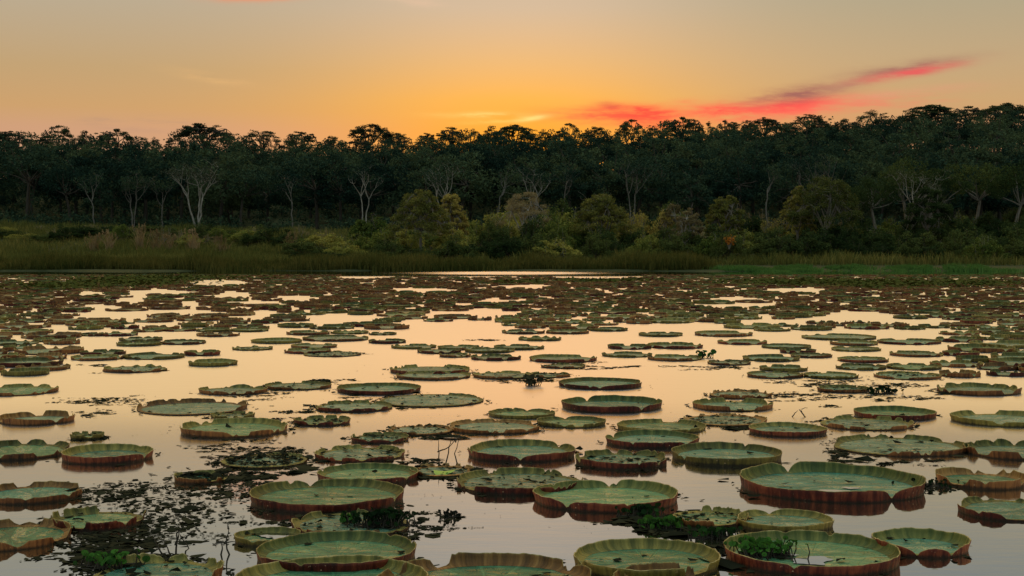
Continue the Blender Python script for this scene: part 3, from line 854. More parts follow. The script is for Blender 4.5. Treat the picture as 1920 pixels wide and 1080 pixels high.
def pad_geo(seed, R, H, seg, notches=(), wear=0.0, gaps=(), rings=6, full=True, squash=1.0):
    """leaf with an upturned rim. notches: angles where the rim is cleft; wear: share of rim rotted off; gaps: (angle, half width) of missing rim"""
    rng = np.random.default_rng(seed)
    th = np.linspace(0, 2 * np.pi, seg, endpoint=False)
    rho = R * (1 + per_noise(th, rng, [(2, .016), (3, .012), (5, .008), (9, .004)]))
    hh = H * (.93 + per_noise(th, rng, [(2, .06), (4, .04), (9, .02), (17, .012)]))
    if full: hh = hh * (1 + .025 * sm_noise(rng, seg, 1) + .022 * sm_noise(rng, seg, 4))
    for a in (rng.random(rng.integers(1, 4) if full else 0) * 6.283):        # short tears in the lip
        d = np.abs((th - a + np.pi) % (2 * np.pi) - np.pi) * R; hh = hh * (1 - rng.uniform(.2, .65) * np.exp(-(d / rng.uniform(.012, .05)) ** 2))
    for a in notches:
        d = np.abs((th - R_(a) + np.pi) % (2 * np.pi) - np.pi) * R / .26
        hh = hh * np.sqrt(np.clip(1 - (1 - np.clip(d - .05, 0, 1)) ** 2, 0.0, 1)); rho = rho - R * .035 * np.exp(-(d / .45) ** 2)
    for a, w in gaps:
        d = np.abs((th - R_(a) + np.pi) % (2 * np.pi) - np.pi)
        hh = hh * np.clip(smooth(R_(w) * .85, R_(w) * 1.15, d), .06, 1)
    if wear > 0:
        q = per_noise(th, rng, [(2, .5), (4, .6), (7, .5), (13, .3)]) + .25 * np.convolve(rng.normal(size=seg + 4), np.ones(5) / 2.2, 'valid')
        hh = hh * (.12 + .88 * smooth(-.25, .15, q + 1.6 * (.5 - wear)))
        hh = hh * (1 - wear * .5 * rng.random(seg))
        if full: rho = rho * (1 - .03 * wear * rng.random(seg))
    flare = (.19 if R > .8 and H > .11 else .15) + per_noise(th, rng, [(3, .07), (7, .035), (12, .018)]) + .10 * wear * per_noise(th, rng, [(15, 1.)])
    crease = .003 * sm_noise(rng, seg, 1) + .003 * sm_noise(rng, seg, 6) if full else 0
    tk = .015 if full else .03
    zf = .018
    # (radial offset, height) up the inside, over the lip and down the outside
    prof = ([(-.085, zf, 0), (-.035, zf + .012, 0), (-.010, .30, 1), (0, .66, 1), (0, .93, 1), (tk * .4, 1.0, 1), (tk, .95, 1), (tk, .6, 1), (tk * .8, .25, 1), (tk * .2, -.03, 0)]
            if full else [(-.05, zf, 0), (0, .55, 1), (0, .97, 1), (tk, 1.0, 1), (tk, .4, 1), (tk * .3, -.03, 0)])
    V, UV = [], []
    arc = th * R
    for (dr, z, rel) in prof:
        zz = (zf + (hh - .0) * z) if rel else np.full(seg, z)
        lean = flare * np.clip(zz - zf, 0, None)
        r = rho + dr * (1 if not rel else np.clip(hh / H, .3, 1)) + lean + (crease * np.clip((zz - zf) / H, 0, 1) if rel else 0)
        V.append(np.stack([r * np.cos(th), r * np.sin(th) * squash, zz], -1)); UV.append(np.stack([arc, zz], -1))
    k = len(prof); V = np.concatenate(V); UV = np.concatenate(UV)
    i = np.arange(k - 1)[:, None] * seg; j = np.arange(seg)[None]
    F = np.stack([i + j, i + seg + j, i + seg + (j + 1) % seg, i + (j + 1) % seg], -1).reshape(-1, 4)
    ins = (5 if full else 3); side = np.where(np.arange(k - 1) < ins, 0, 1)
    if full: side[4:6] = 2
    mi = np.repeat(side, seg)
    # flat leaf
    bv = [np.zeros((1, 3)) + [0, 0, zf]]
    for q in np.linspace(0, 1, rings + 1)[1:]:
        r = (rho - .05) * q; w = (.006 if full else 0) * per_noise(th, rng, [(3, .5), (8, .4), (14, .3)]) * q * (1 - q) * 4
        bv.append(np.stack([r * np.cos(th), r * np.sin(th) * squash, zf + w - .002 * (q == 1)], -1))
    bv = np.concatenate(bv); j = np.arange(seg)
    tri = [(0, 1 + a, 1 + (a + 1) % seg) for a in range(seg)]
    i = 1 + np.arange(rings - 1)[:, None] * seg; jj = j[None]
    quads = np.stack([i + jj, i + seg + jj, i + seg + (jj + 1) % seg, i + (jj + 1) % seg], -1).reshape(-1, 4)
    return (V, F, mi, UV), (bv, tri, quads)


def pad_meshes(seed, R, H, seg, style, blade, notches=(), wear=0.0, gaps=(), full=True, squash=1.0):
    (V, F, mi, UV), (bv, tri, quads) = pad_geo(seed, R, H, seg, notches, wear, gaps, 6 if full else 2, full, squash)
    rim = mesh('rim', V, F, [M['in_' + style[1]], M['out_' + style[0]], M['rim_edge']], mi, full, UV)
    bl = mesh('leaf_blade', bv, tri + quads.tolist(), M['blade_' + blade], smooth_=True)
    return rim, bl


PADS = []        # (x, y, R) of everything placed, for the scatter to keep clear of
N_IND = [0]
STY = {'r': ('red', 'olive'), 'g': ('red', 'green'), 'b': ('brown', 'brown'), 'o': ('olive', 'olive'), 'm': ('brown', 'olive')}


def pad_spot(xl, xr, yf):
    xc = (xl + xr) / 2; P = on_plane(xc, yf); k = (xr - xl) / 2 / F_PX
    R = k * P.y / (1 - k); yc = P.y + R
    return (xc - 960) / F_PX * yc, yc, R


# ---- pads read one by one from the photograph: left, right, front waterline, rim height, look, leaf, clefts, wear, gaps, label
HAND = [
    # right foreground
    (1391, 1730, 944, .175, 'g', 'teal', (-62, 108), 0, (), 'largest lily pad, at right, tall olive inner rim and deep red outside mirrored in water'),
    (1640, 1822, 1048, .13, 'g', 'teal', (-110, -66), 0, (), 'green pad with red lobed front rim cut by the right side of the photo'),
    (1363, 1686, 1084, .13, 'g', 'green', (), 0, (), 'big green lower right pad carrying a leafy water plant and a shiny puddle'),
    (1384, 1564, 1002, .085, 'o', 'teal', (100,), 0, (), 'small bright teal pad tucked behind the pad that carries the leafy plant'),
    (1252, 1407, 992, .10, 'm', 'green', (), .55, ((180, 40),), 'torn grey-green pad with broken rim, left of the small bright teal pad'),
    (1076, 1352, 1092, .12, 'o', 'green', (), 0, ((-50, 14),), 'green pad with smooth olive rim at the bottom edge, right of the brown-rimmed one'),
    (1150, 1345, 1128, .14, 'b', 'green', (20,), .1, (), 'front brown rim rising in front of the smooth olive-rimmed pad at the bottom edge'),
    (707, 1124, 1160, .15, 'b', 'green', (122, 40), .1, (), 'huge brown-rimmed pad cut off by the middle of the bottom edge'),
    (1003, 1273, 963, .135, 'g', 'green', (-128, 84), 0, (), 'round pad with red spiny front rim above the gap in the bottom centre'),
    (853, 1093, 930, .105, 'r', 'grey', (-148, 40), .1, (), 'pale green pad strewn with dark scraps, touching the round pad from the left'),
    (479, 779, 1080, .12, 'g', 'green', (-158,), 0, (), 'wide clean green pad at the bottom left with a thin dark green rim'),
    (440, 800, 1150, .13, 'm', 'green', (), 0, (), 'pad showing only its back rim along the bottom edge below the wide clean pad'),
    (469, 756, 965, .125, 'r', 'green', (112, -18), 0, (), 'large pad with split back rim and flecked red front, left of centre'),
    (591, 785, 913, .09, 'g', 'green', (-30,), 0, (), 'pad peeping out behind the large split-rimmed pad'),
    (543, 772, 1010, .085, 'r', 'grey', (160,), .3, ((20, 60),), 'littered pad under the green leafy plant, left of bottom centre'),
    (436, 566, 1027, .075, 'o', 'green', (), 0, ((0, 25),), 'small pad holding a pool of sky-coloured water'),
    (168, 413, 1112, .135, 'm', 'teal', (60, 95), .35, ((185, 35),), 'broken pad with a fat green right rim in the lower left corner'),
    (92, 266, 998, .13, 'r', 'green', (-35,), .25, ((60, 40),), 'pad at the left side whose red rim end stands up like a fin'),
    # middle, left
    (112, 284, 872, .125, 'r', 'teal', (-20,), 0, (), 'round teal pad with dark red front at the left side of the photo'),
    (128, 193, 826, .08, 'o', 'green', (), .2, (), 'small olive pad at the left edge above the round teal one'),
    (334, 537, 823, .125, 'm', 'green', (-80, 140, -28), .05, (), 'pad with high tan back rim and split red front, left of the open water'),
    (392, 476, 787, .07, 'o', 'grey', (), .2, (), 'low dark pad squeezed behind the tan-backed one'),
    (256, 462, 780, .115, 'b', 'grey', (45,), .15, ((-100, 75),), 'tilted pad without a front rim, brown at the back'),
    (372, 500, 742, .09, 'm', 'grey', (60, 110, -85), .05, (), 'pad with a blocky tan rim, left of the pair at the upper left'),
    (494, 620, 733, .075, 'm', 'grey', (-85, 120), .25, (), 'worn thin pad touching the blocky tan-rimmed one from the right'),
    (630, 790, 742, .10, 'r', 'teal', (-20,), 0, (), 'tidy pad with dark red front in the open water left of centre'),
    (590, 736, 775, .085, 'r', 'grey', (-45,), .35, (), 'dirty ragged pad below the tidy dark red one'),
    (550, 657, 801, .085, 'r', 'green', (-95, -40), .15, (), 'small littered pad with a three-piece front rim'),
    (586, 760, 868, .085, 'r', 'grey', (-80, -30), .25, (), 'pad heaped with dark scraps, right of the sunken mess'),
    (655, 768, 833, .075, 'r', 'teal', (-60,), .15, (), 'little pale pad between the scrap-heaped pad and the twigs'),
    (410, 576, 880, .06, 'm', 'grey', (), .8, ((-90, 80),), 'sunken rotting pad almost lost under black scraps at left'),
    (321, 428, 909, .085, 'm', 'teal', (), .35, ((20, 50),), 'small half-buried pad at the left end of the rotting leaves'),
    # middle, centre
    (706, 909, 765, .07, 'm', 'grey', (), .6, ((150, 60), (-100, 60)), 'flat grey pad with almost no rim left of centre'),
    (1047, 1207, 732, .10, 'r', 'teal', (-95, -160, 5), 0, (), 'upper of two tidy red pads right of centre'),
    (1052, 1242, 776, .14, 'g', 'teal', (-55, 118), 0, (), 'lower of two tidy red pads right of centre, back rim split at left'),
    (916, 1042, 787, .075, 'o', 'green', (80,), 0, (), 'small yellow-olive pad behind the fiery orange-fronted one'),
    (1007, 1137, 804, .085, 'o', 'green', (-105, 100), 0, ((-80, 8),), 'all-olive pad right of the fiery orange-fronted one'),
    (838, 1012, 816, .085, 'b', 'grey', (-40,), .3, (), 'fiery orange-fronted worn pad in the centre'),
    (724, 850, 818, .06, 'b', 'grey', (), .7, (), 'crumbling pad ringed with brown stubs, left of the orange-fronted one'),
    (876, 1081, 868, .12, 'r', 'teal', (-92, 42), 0, (), 'big tidy pad right of the bare twigs'),
    (1078, 1257, 882, .11, 'r', 'teal', (-40, 70), .1, (), 'littered pad with dipped front rim touching the big tidy pad by the twigs'),
    (1135, 1314, 843, .10, 'g', 'teal', (-48, 150), 0, (), 'pad wedged behind the dipped-rim pad, right of centre'),
    (1158, 1324, 815, .095, 'o', 'green', (-20,), .05, (), 'pad behind the wedged pad, light olive back rim'),
    (765, 890, 896, .07, 'b', 'grey', (), .6, ((-60, 60),), 'low worn pad by the bare twigs with a lime green leaf at its front'),
    # middle, right
    (1300, 1453, 773, .115, 'm', 'teal', (-68, 20), .05, (), 'deep-rimmed brown pad in front of the crown of orange rim stubs'),
    (1328, 1450, 749, .09, 'b', 'grey', (70, 110, 150), .4, (), 'pad with a crown of orange rim stubs on the right half'),
    (1283, 1441, 801, .07, 'b', 'grey', (), .55, ((-110, 60),), 'grey sunken pad right of centre, black scraps along its front'),
    (1404, 1551, 821, .085, 'r', 'teal', (), 0, (), 'perfectly round pad with thin red rim right of the grey sunken pad'),
    (1259, 1470, 876, .12, 'o', 'teal', (-152,), 0, (), 'bright jade pad with yellow-olive rim, left of the largest pad'),
    (1568, 1812, 858, .10, 'm', 'grey', (30,), .2, ((-160, 45),), 'broad greyish pad with torn left side, at the right edge'),
    (1540, 1714, 809, .09, 'm', 'grey', (-100, -40), .2, ((160, 40),), 'orange-red fronted pad overlapping the tall yellow-rimmed one'),
    (1603, 1758, 790, .11, 'g', 'green', (), 0, (), 'tall yellow-rimmed pad near the right edge'),
    (1534, 1632, 738, .075, 'm', 'teal', (), .1, (), 'small brown-rimmed pad amid floating scraps at right'),
    # upper middle, centre
    (728, 882, 704, .085, 'r', 'grey', (-110,), .3, (), 'dirty red pad at the top of the open water, just left of centre'),
    (743, 884, 714, .065, 'm', 'grey', (-30,), .15, (), 'long low tan-fronted pad below the dirty red one'),
    (885, 1000, 712, .065, 'm', 'grey', (), .2, (), 'low tan pad right of the long low one'),
    (990, 1071, 709, .07, 'm', 'grey', (), .35, (), 'low brown pad right of the low tan one, above the upright clump of scraps'),
    (1013, 1098, 692, .055, 'm', 'grey', (), .4, (), 'narrow ragged pad above the low brown one'),
    (992, 1120, 681, .08, 'r', 'grey', (), .15, (), 'red pad with white slit of leaf, at the head of the central channel'),
    (881, 977, 677, .07, 'r', 'grey', (), .2, (), 'worn red pad left of the white-slit pad'),
    (870, 966, 663, .065, 'o', 'grey', (), .2, (), 'olive pad behind the worn red one in centre'),
    (822, 884, 671, .05, 'm', 'grey', (), .2, (), 'short dark pad left of the worn red one'),
    (780, 866, 664, .06, 'r', 'grey', (), .2, (), 'dark red pad second from the left in the central cluster'),
    (732, 819, 655, .06, 'o', 'grey', (120,), .15, (), 'olive-rimmed pad at the left end of the central cluster'),
    (819, 905, 657, .06, 'm', 'grey', (), .2, (), 'brown pad in the middle of the central cluster'),
    (925, 1022, 657, .065, 'o', 'grey', (), .3, (), 'pad with tufted right end in the central cluster'),
    (971, 1054, 640, .07, 'o', 'green', (-10, 170), .1, (), 'isolated olive pad in the orange water right of centre'),
    (940, 1023, 627, .065, 'm', 'grey', (), .2, (), 'brown pad above the isolated olive one'),
    (1022, 1107, 627, .065, 'm', 'grey', (), .2, (), 'brown pad right of the one above the isolated olive pad'),
    (1103, 1178, 622, .06, 'o', 'teal', (), .1, (), 'pad with bright slit of leaf at the right end of the brown row'),
    (1129, 1224, 671, .06, 'o', 'grey', (), .2, (), 'olive pad right of the central channel'),
    (1140, 1222, 656, .085, 'r', 'grey', (-60,), .1, (), 'dark red high-sided pad above the olive one right of the channel'),
    (1215, 1320, 655, .085, 'r', 'grey', (-120, -50), .1, (), 'bright red pad with lumpy right end, right of the high-sided one'),
    (1215, 1317, 678, .07, 'm', 'grey', (-30,), .15, (), 'orange-red pad with a weed sprig on its right end'),
    (1326, 1410, 686, .05, 'm', 'grey', (), .4, (), 'flat ragged pad right of the one with the weed sprig'),
    (1196, 1282, 632, .06, 'o', 'grey', (), .1, (), 'olive pad in pale water, left of the two-humped pad'),
    (1303, 1411, 632, .075, 'm', 'grey', (-40,), .1, (), 'two-humped pad in pale water right of centre'),
    (1345, 1441, 647, .065, 'r', 'teal', (-5,), .05, (), 'neat pad with pink-red front and bright leaf, below the two-humped one'),
    (1427, 1523, 655, .055, 'o', 'teal', (), .15, (), 'green-rimmed pad at the left end of the right-hand cluster'),
    (1463, 1532, 664, .085, 'r', 'grey', (), .05, (), 'steep-sided bright red pad in the right-hand cluster'),
    (1393, 1502, 679, .075, 'o', 'teal', (-140,), .05, (), 'yellow-olive pad below the steep bright red one'),
    (1425, 1516, 698, .07, 'o', 'teal', (), .1, (), 'yellow-rimmed pad at the lower left of the right-hand cluster'),
    (1400, 1508, 711, .065, 'm', 'teal', (-85,), .1, (), 'brown-fronted pad at the foot of the right-hand cluster'),
    (1510, 1612, 712, .065, 'o', 'teal', (), .1, (), 'green pad with pale leaf right of the brown-fronted one'),
    (1640, 1768, 713, .065, 'm', 'teal', (), .1, (), 'long pad with bright leaf at the right edge, above drifting scraps'),
    (1567, 1664, 695, .06, 'o', 'teal', (), .1, (), 'olive pad with pale leaf in the lower right-hand cluster'),
    (1663, 1768, 695, .06, 'o', 'green', (), .15, (), 'dark olive pad at right edge above the long bright-leafed one'),
    (1483, 1562, 672, .055, 'm', 'grey', (), .2, (), 'low brown pad right of the yellow-olive one'),
    (1572, 1669, 681, .055, 'r', 'teal', (), .15, (), 'red-brown pad in the middle of the right-hand cluster'),
    (1505, 1644, 639, .055, 'o', 'grey', (), .15, (), 'long olive pad above the right-hand cluster'),
    (1556, 1647, 649, .06, 'm', 'teal', (), .1, (), 'dark brown pad below the long olive one'),
    (1646, 1765, 647, .065, 'r', 'teal', (), .1, (), 'dark red pad near the right edge, right of the dark brown one'),
    (1559, 1653, 660, .055, 'o', 'grey', (), .15, (), 'olive pad just above the red-brown middle one at right'),
    (1669, 1770, 670, .06, 'm', 'teal', (), .1, (), 'brown pad with pale leaf at the right edge'),
    (1413, 1484, 622, .06, 'o', 'grey', (), .2, (), 'olive pad right of and above the two-humped one'),
    # upper middle, left
    (190, 312, 700, .07, 'm', 'grey', (110, 60), .5, (), 'ragged pad in broken pieces, alone at the left of the open water'),
    (352, 444, 688, .085, 'o', 'green', (-30, 160), 0, (), 'lone yellow-olive pad at left, floating below the left cluster'),
    (344, 412, 668, .085, 'r', 'grey', (), .05, (), 'bright red-fronted pad above the lone yellow-olive one'),
    (229, 345, 675, .07, 'o', 'teal', (), .1, (), 'long pad with white slit of leaf in the left cluster'),
    (150, 235, 667, .075, 'r', 'grey', (), .15, (), 'red-brown pad at the left end of the left cluster'),
    (132, 228, 677, .065, 'm', 'teal', (), .2, (), 'low pad with bright leaf at lower left of the left cluster'),
    (216, 304, 650, .065, 'o', 'green', (120,), .15, (), 'dark green pad at the upper left of the left cluster'),
    (298, 386, 647, .065, 'm', 'grey', (), .25, (), 'brown pad trailing weed right of the dark green one'),
    (223, 304, 641, .06, 'o', 'grey', (), .15, (), 'olive pad behind the dark green one at left'),
    (434, 511, 658, .055, 'o', 'grey', (), .5, (), 'ragged dark pad right of the bright red-fronted one'),
    (470, 567, 645, .075, 'o', 'teal', (), 0, (), 'smooth boat-shaped pad with pale slit, left of the channel'),
    (531, 623, 664, .065, 'r', 'grey', (), .1, (), 'long dark red pad below the smooth boat-shaped one'),
    (566, 680, 670, .045, 'm', 'grey', (), .8, (), 'crumbling pad trailing scraps right of the long dark red one'),
    (544, 632, 654, .055, 'm', 'grey', (), .2, (), 'grey-brown pad behind the long dark red one'),
    (535, 618, 629, .075, 'm', 'grey', (160,), .15, (), 'pad with a lumpy left end above the smooth boat-shaped one'),
    (566, 692, 641, .06, 'm', 'grey', (), .15, (), 'long brown pad right of the smooth boat-shaped one'),
    (690, 763, 645, .065, 'r', 'grey', (-30,), .15, (), 'dark red pad at the right end of the long brown row'),
    (618, 692, 627, .06, 'o', 'green', (), .2, (), 'olive pad right of the lumpy-ended one'),
    (690, 744, 629, .055, 'o', 'grey', (), .2, (), 'small olive pad above the dark red one left of the channel'),
    (368, 449, 632, .07, 'b', 'grey', (-5,), .1, (), 'orange-brown pad with white sliver at its right, in the left field'),
    (150, 201, 631, .07, 'm', 'grey', (), .15, (), 'dark brown pad at the left edge of the left field'),
    (182, 258, 631, .07, 'r', 'grey', (), .15, (), 'red-brown pad next to the dark brown one at the left edge'),
    (366, 436, 623, .065, 'o', 'grey', (), .2, (), 'dark olive pad behind the orange-brown one'),
    (432, 503, 623, .055, 'o', 'grey', (), .2, (), 'dark pad between the orange-brown pad and the lumpy-ended one'),
    (248, 308, 623, .06, 'm', 'grey', (), .2, (), 'low brown pad right of the red-brown one in the left field'),
    (304, 368, 622, .06, 'r', 'grey', (), .2, (), 'low dark red pad left of the dark olive one'),
    (420, 493, 613, .065, 'r', 'grey', (), .1, (), 'dark red log-like pad in the left field'),
]
BLADES = {'green': 'green', 'teal': 'teal', 'grey': 'grey'}
HPAD = []
for k, (xl, xr, yf, H, sty, bl, no, wear, gaps, lab) in enumerate(HAND):
    x, y, R = pad_spot(xl, xr, yf)
    near = yf > 700
    HPAD.append((x, y, R, near))
    rim, blm = pad_meshes(1000 + k, R - .03, H * (.82 if yf > 880 else .82 if yf > 705 else 1.05), 176 if near else 80, STY[sty], BLADES[bl], no, wear, gaps, True)
    o = thing('lily_pad', lab, 'lily pad', (x, y, .0025 * (k % 7)), 'giant water lily pads')
    link('rim', rim, o); link('leaf_blade', blm, o)
    PADS.append((x, y, R)); N_IND[0] += 1
    if k in (0, 2, 15):                                   # rain water standing in the leaf
        pr = np.random.default_rng(80 + k); th = np.linspace(0, 2 * np.pi, 40, endpoint=False)
        for (cx, cy, rx, ry) in {0: [(-.1 * R, -.42 * R, .22 * R, .10 * R), (.18 * R, -.2 * R, .10 * R, .05 * R)], 2: [(-.05 * R, -.30 * R, .22 * R, .20 * R), (-.26 * R, .0, .10 * R, .06 * R)], 15: [(.25 * R, .25 * R, .62 * R, .45 * R)]}[k]:
            q = 1 + per_noise(th, pr, [(2, .2), (3, .15), (5, .12), (9, .08)])
            vv = np.stack([cx + rx * q * np.cos(th), cy + ry * q * np.sin(th), np.full(40, .030)], -1)
            link('puddle', mesh('puddle', vv, [tuple(range(40))], M['water']), o)

# ---- the dense field beyond, sown by density and kept out of the channels seen in the photograph
CLEAR = [(660, 598, 60, 6), (900, 589, 75, 6), (890, 611, 60, 7), (770, 606, 30, 4), (820, 616, 60, 3), (905, 640, 60, 10), (1245, 614, 130, 6), (1330, 622, 60, 6), (1450, 604, 70, 4), (1400, 573, 55, 4), (1610, 592, 60, 7),
         (1700, 604, 70, 5), (1560, 600, 60, 4), (1380, 562, 50, 3),
         (215, 592, 75, 8), (190, 577, 45, 3.5), (245, 566, 28, 4), (260, 556, 22, 2), (350, 574, 20, 5), (440, 553, 40, 4), (410, 531, 60, 4), (310, 549, 60, 3), (170, 550, 24, 3), (345, 588, 80, 4), (460, 597, 50, 4),
         (290, 610, 60, 3), (490, 569, 45, 3), (560, 560, 40, 3), (610, 606, 90, 4), (980, 538, 60, 2), (800, 545, 60, 2), (930, 566, 40, 2), (500, 588, 30, 4), (1500, 545, 60, 3), (1590, 640, 40, 8)]


def in_clear(px, py, w):
    for (cx, cy, rx, ry) in CLEAR:
        if abs(px - cx) < rx + w * .7 and abs(py - cy) < ry + 2: 
            if ((px - cx) / (rx + w * .6)) ** 2 + ((py - cy) / (ry + 2)) ** 2 < 1: return True
    return False


frng = random.Random(42)
cells = {}
def put(x, y, R): cells.setdefault((int(x // 3), int(y // 3)), []).append((x, y, R))
def free(x, y, R, q):
    i, j = int(x // 3), int(y // 3)
    for a in (-1, 0, 1):
        for b in (-1, 0, 1):
            for (u, v_, r) in cells.get((i + a, j + b), ()):
                if (u - x) ** 2 + (v_ - y) ** 2 < (q * (R + r)) ** 2: return False
    return True
for p in PADS: put(*p)
scat = []
for k in range(60000):
    py = 516 + 190 * frng.random() ** 2.2
    Yd = CAM_H * F_PX / (py - HORIZON)
    px = frng.uniform(-40, 1960)
    if Yd > (131 if abs(px - 920) > 290 else 123 + 5 * math.sin(px * .021) * math.sin(px * .007)): continue
    x = xat(px, Yd); R = frng.choice([.55, .7, .8, .9, 1.0]) * frng.uniform(.85, 1.1)
    if py > 618 and 120 < px < 1795: continue
    if py > 640 and 60 < px < 1850 and frng.random() < .6: continue
    w = R / Yd * F_PX
    if in_clear(px, py, w): continue
    if not free(x, Yd, R, 1.0): continue
    put(x, Yd, R); scat.append((x, Yd, R, px, py))
# outside the photographed width the pads simply go on
for (px, py, hw) in [(60, 700, 62), (25, 735, 80), (70, 790, 66), (30, 850, 95), (60, 930, 90), (20, 1010, 110), (110, 640, 40), (1835, 735, 75), (1890, 690, 60), (1880, 790, 90), (1840, 905, 80), (1905, 850, 90),
                     (1900, 960, 100), (1880, 1060, 120)]:
    P = on_plane(px, py); R = hw / F_PX * P.y
    if free(P.x, P.y, R, .93): put(P.x, P.y, R); scat.append((P.x, P.y, R, px, py))
scat.sort(key=lambda s: s[1])
n_solo = 300 - len(HAND)
solo, rest = scat[:n_solo], scat[n_solo:]
VAR = {}
for sty in 'rbmo':
    VAR[sty] = [pad_meshes(3000 + 10 * k + ord(sty), .8, .095, 72, STY[sty], ('grey', 'teal', 'green')[k % 3], ((-90, 60), (-50,), (-120, 110), ())[k % 4], (.1, .35, .2, .15)[k], (), True) for k in range(4)]
RIMC = {'r': 'dark red', 'b': 'orange-brown', 'm': 'brown-fronted', 'o': 'olive'}


def pad_zone(px, py):
    row = 'in near field rows' if py > 600 else 'in middle field rows' if py > 572 else 'in far field rows'
    if py > 650: row = 'of the foreground'
    for lim, txt in ((150, 'at the far left'), (300, 'toward the left side'), (480, 'below the white forked trunks'), (720, 'left of the golden acacia'), (900, 'below the golden acacia'),
                     (1060, 'below the straw-coloured round tree'), (1240, 'below the round green tree'), (1450, 'below the small flat-topped tree'), (1620, 'below the biggest olive crown'), (1780, 'below the bare-limbed tree')):
        if px < lim: return row + ' ' + txt
    return row + ' at the far right'


for k, (x, y, R, px, py) in enumerate(solo):
    sty = frng.choice('rmmooobb'); var = frng.choice(VAR[sty]); sc = R / .8
    lab = f'{"small" if R < .68 else "large" if R > .92 else "medium"} {RIMC[sty]} lily pad {pad_zone(px, py)}'
    o = thing('lily_pad', lab, 'lily pad', (x, y, .002 * (k % 5)), 'giant water lily pads', frng.uniform(0, 6.28), (sc, sc, frng.uniform(.8, 1.3)))
    link('rim', var[0], o); link('leaf_blade', var[1], o)
# the remaining thousand far pads: one object
Vs, Fs, Ms, UVs, n0 = [], [], [], [], 0
mats = [M['in_olive'], M['out_red'], M['in_brown'], M['out_brown'], M['in_green'], M['out_olive'], M['blade_grey'], M['blade_green']]
shapes = [pad_geo(4000 + k, .8, .10, 26, ((-90,), (), (40, -60))[k % 3], (.1, .3, .2)[k % 3], (), 1, False) for k in range(9)]
for k, (x, y, R, px, py) in enumerate(rest):
    (V, F, mi, UV), (bv, tri, quads) = shapes[frng.randrange(9)]
    a = frng.uniform(0, 6.28); ca, sa = math.cos(a), math.sin(a); sc = R / .8; sz = frng.uniform(.8, 1.3) * (.75 if y > 112 else 1); ox = .002 * (k % 5)
    rot = lambda q: np.stack([(q[:, 0] * ca - q[:, 1] * sa) * sc + x, (q[:, 0] * sa + q[:, 1] * ca) * sc + y, q[:, 2] * sz + ox], -1)
    left_far = y > 105 and (px < 420 or px > 1300)
    st = 2 if left_far and frng.random() < .45 else frng.choice([0, 1, 1, 1, 2])
    V2 = rot(V); b2 = rot(bv)
    Vs += [V2, b2]; UVs += [UV + a, bv[:, :2]]
    Fs += (F + n0).tolist(); Ms += (mi + 2 * st).tolist(); n0 += len(V)
    Fs += [tuple(i + n0 for i in t) for t in tri]; Ms += [6 + (k % 2)] * len(tri); n0 += len(bv)
me = mesh('far_lily_pads', np.concatenate(Vs), Fs, mats, Ms, False, np.concatenate(UVs))
tag(link('far_lily_pads', me), kind='stuff')

# green floating weed mats close to the far bank, left and right
drng = np.random.default_rng(61)
g = Geo()
for (cx, cy, rx, ry, n) in [(240, 530, 120, 7, 1500), (330, 522, 160, 5, 900), (120, 538, 100, 6, 700), (1500, 530, 130, 6, 1500), (1640, 533, 130, 7, 1500), (1800, 532, 130, 7, 900), (1120, 527, 120, 3, 400), (960, 530, 60, 3, 200), (1560, 506, 260, 2, 900)]:
    a = drng.normal(size=(n, 2)) * [.5, .5]; q = np.stack([cx + a[:, 0] * rx, np.maximum(cy + a[:, 1] * ry, 503)], -1)
    P = np.array([on_plane(*t)[:] for t in q]); P[:, 2] = .03 + drng.random(n) * .12
    g.add(*leaf_quads(P, .42, drng, 3.0, .6))
tag(link('floating_weed', mesh('floating_weed', *g.get(), M['duckweed'])), kind='stuff')


# ------------------------------------------------------------------ rotten scraps on the water and on the leaves
def scraps(P, size, rng, curl=.3):
    n = len(P); m = 6
    a = rng.random((n, 1)) * 6.283 + np.linspace(0, 2 * np.pi, m, endpoint=False)[None]
    r = size[:, None] * (.35 + .65 * rng.random((n, m))) * .5
    st = rng.uniform(1.0, 2.2, (n, 1))
    th = rng.random((n, 1)) * 6.283; ux, uy = np.cos(a) * r * st, np.sin(a) * r
    z = np.abs(rng.normal(size=(n, m))) * curl * size[:, None] * rng.random((n, 1))
    v = np.stack([P[:, :1] + ux * np.cos(th) - uy * np.sin(th), P[:, 1:2] + ux * np.sin(th) + uy * np.cos(th), P[:, 2:3] + .004 + z], -1)
    return v.reshape(-1, 3), np.arange(n * m).reshape(n, m)


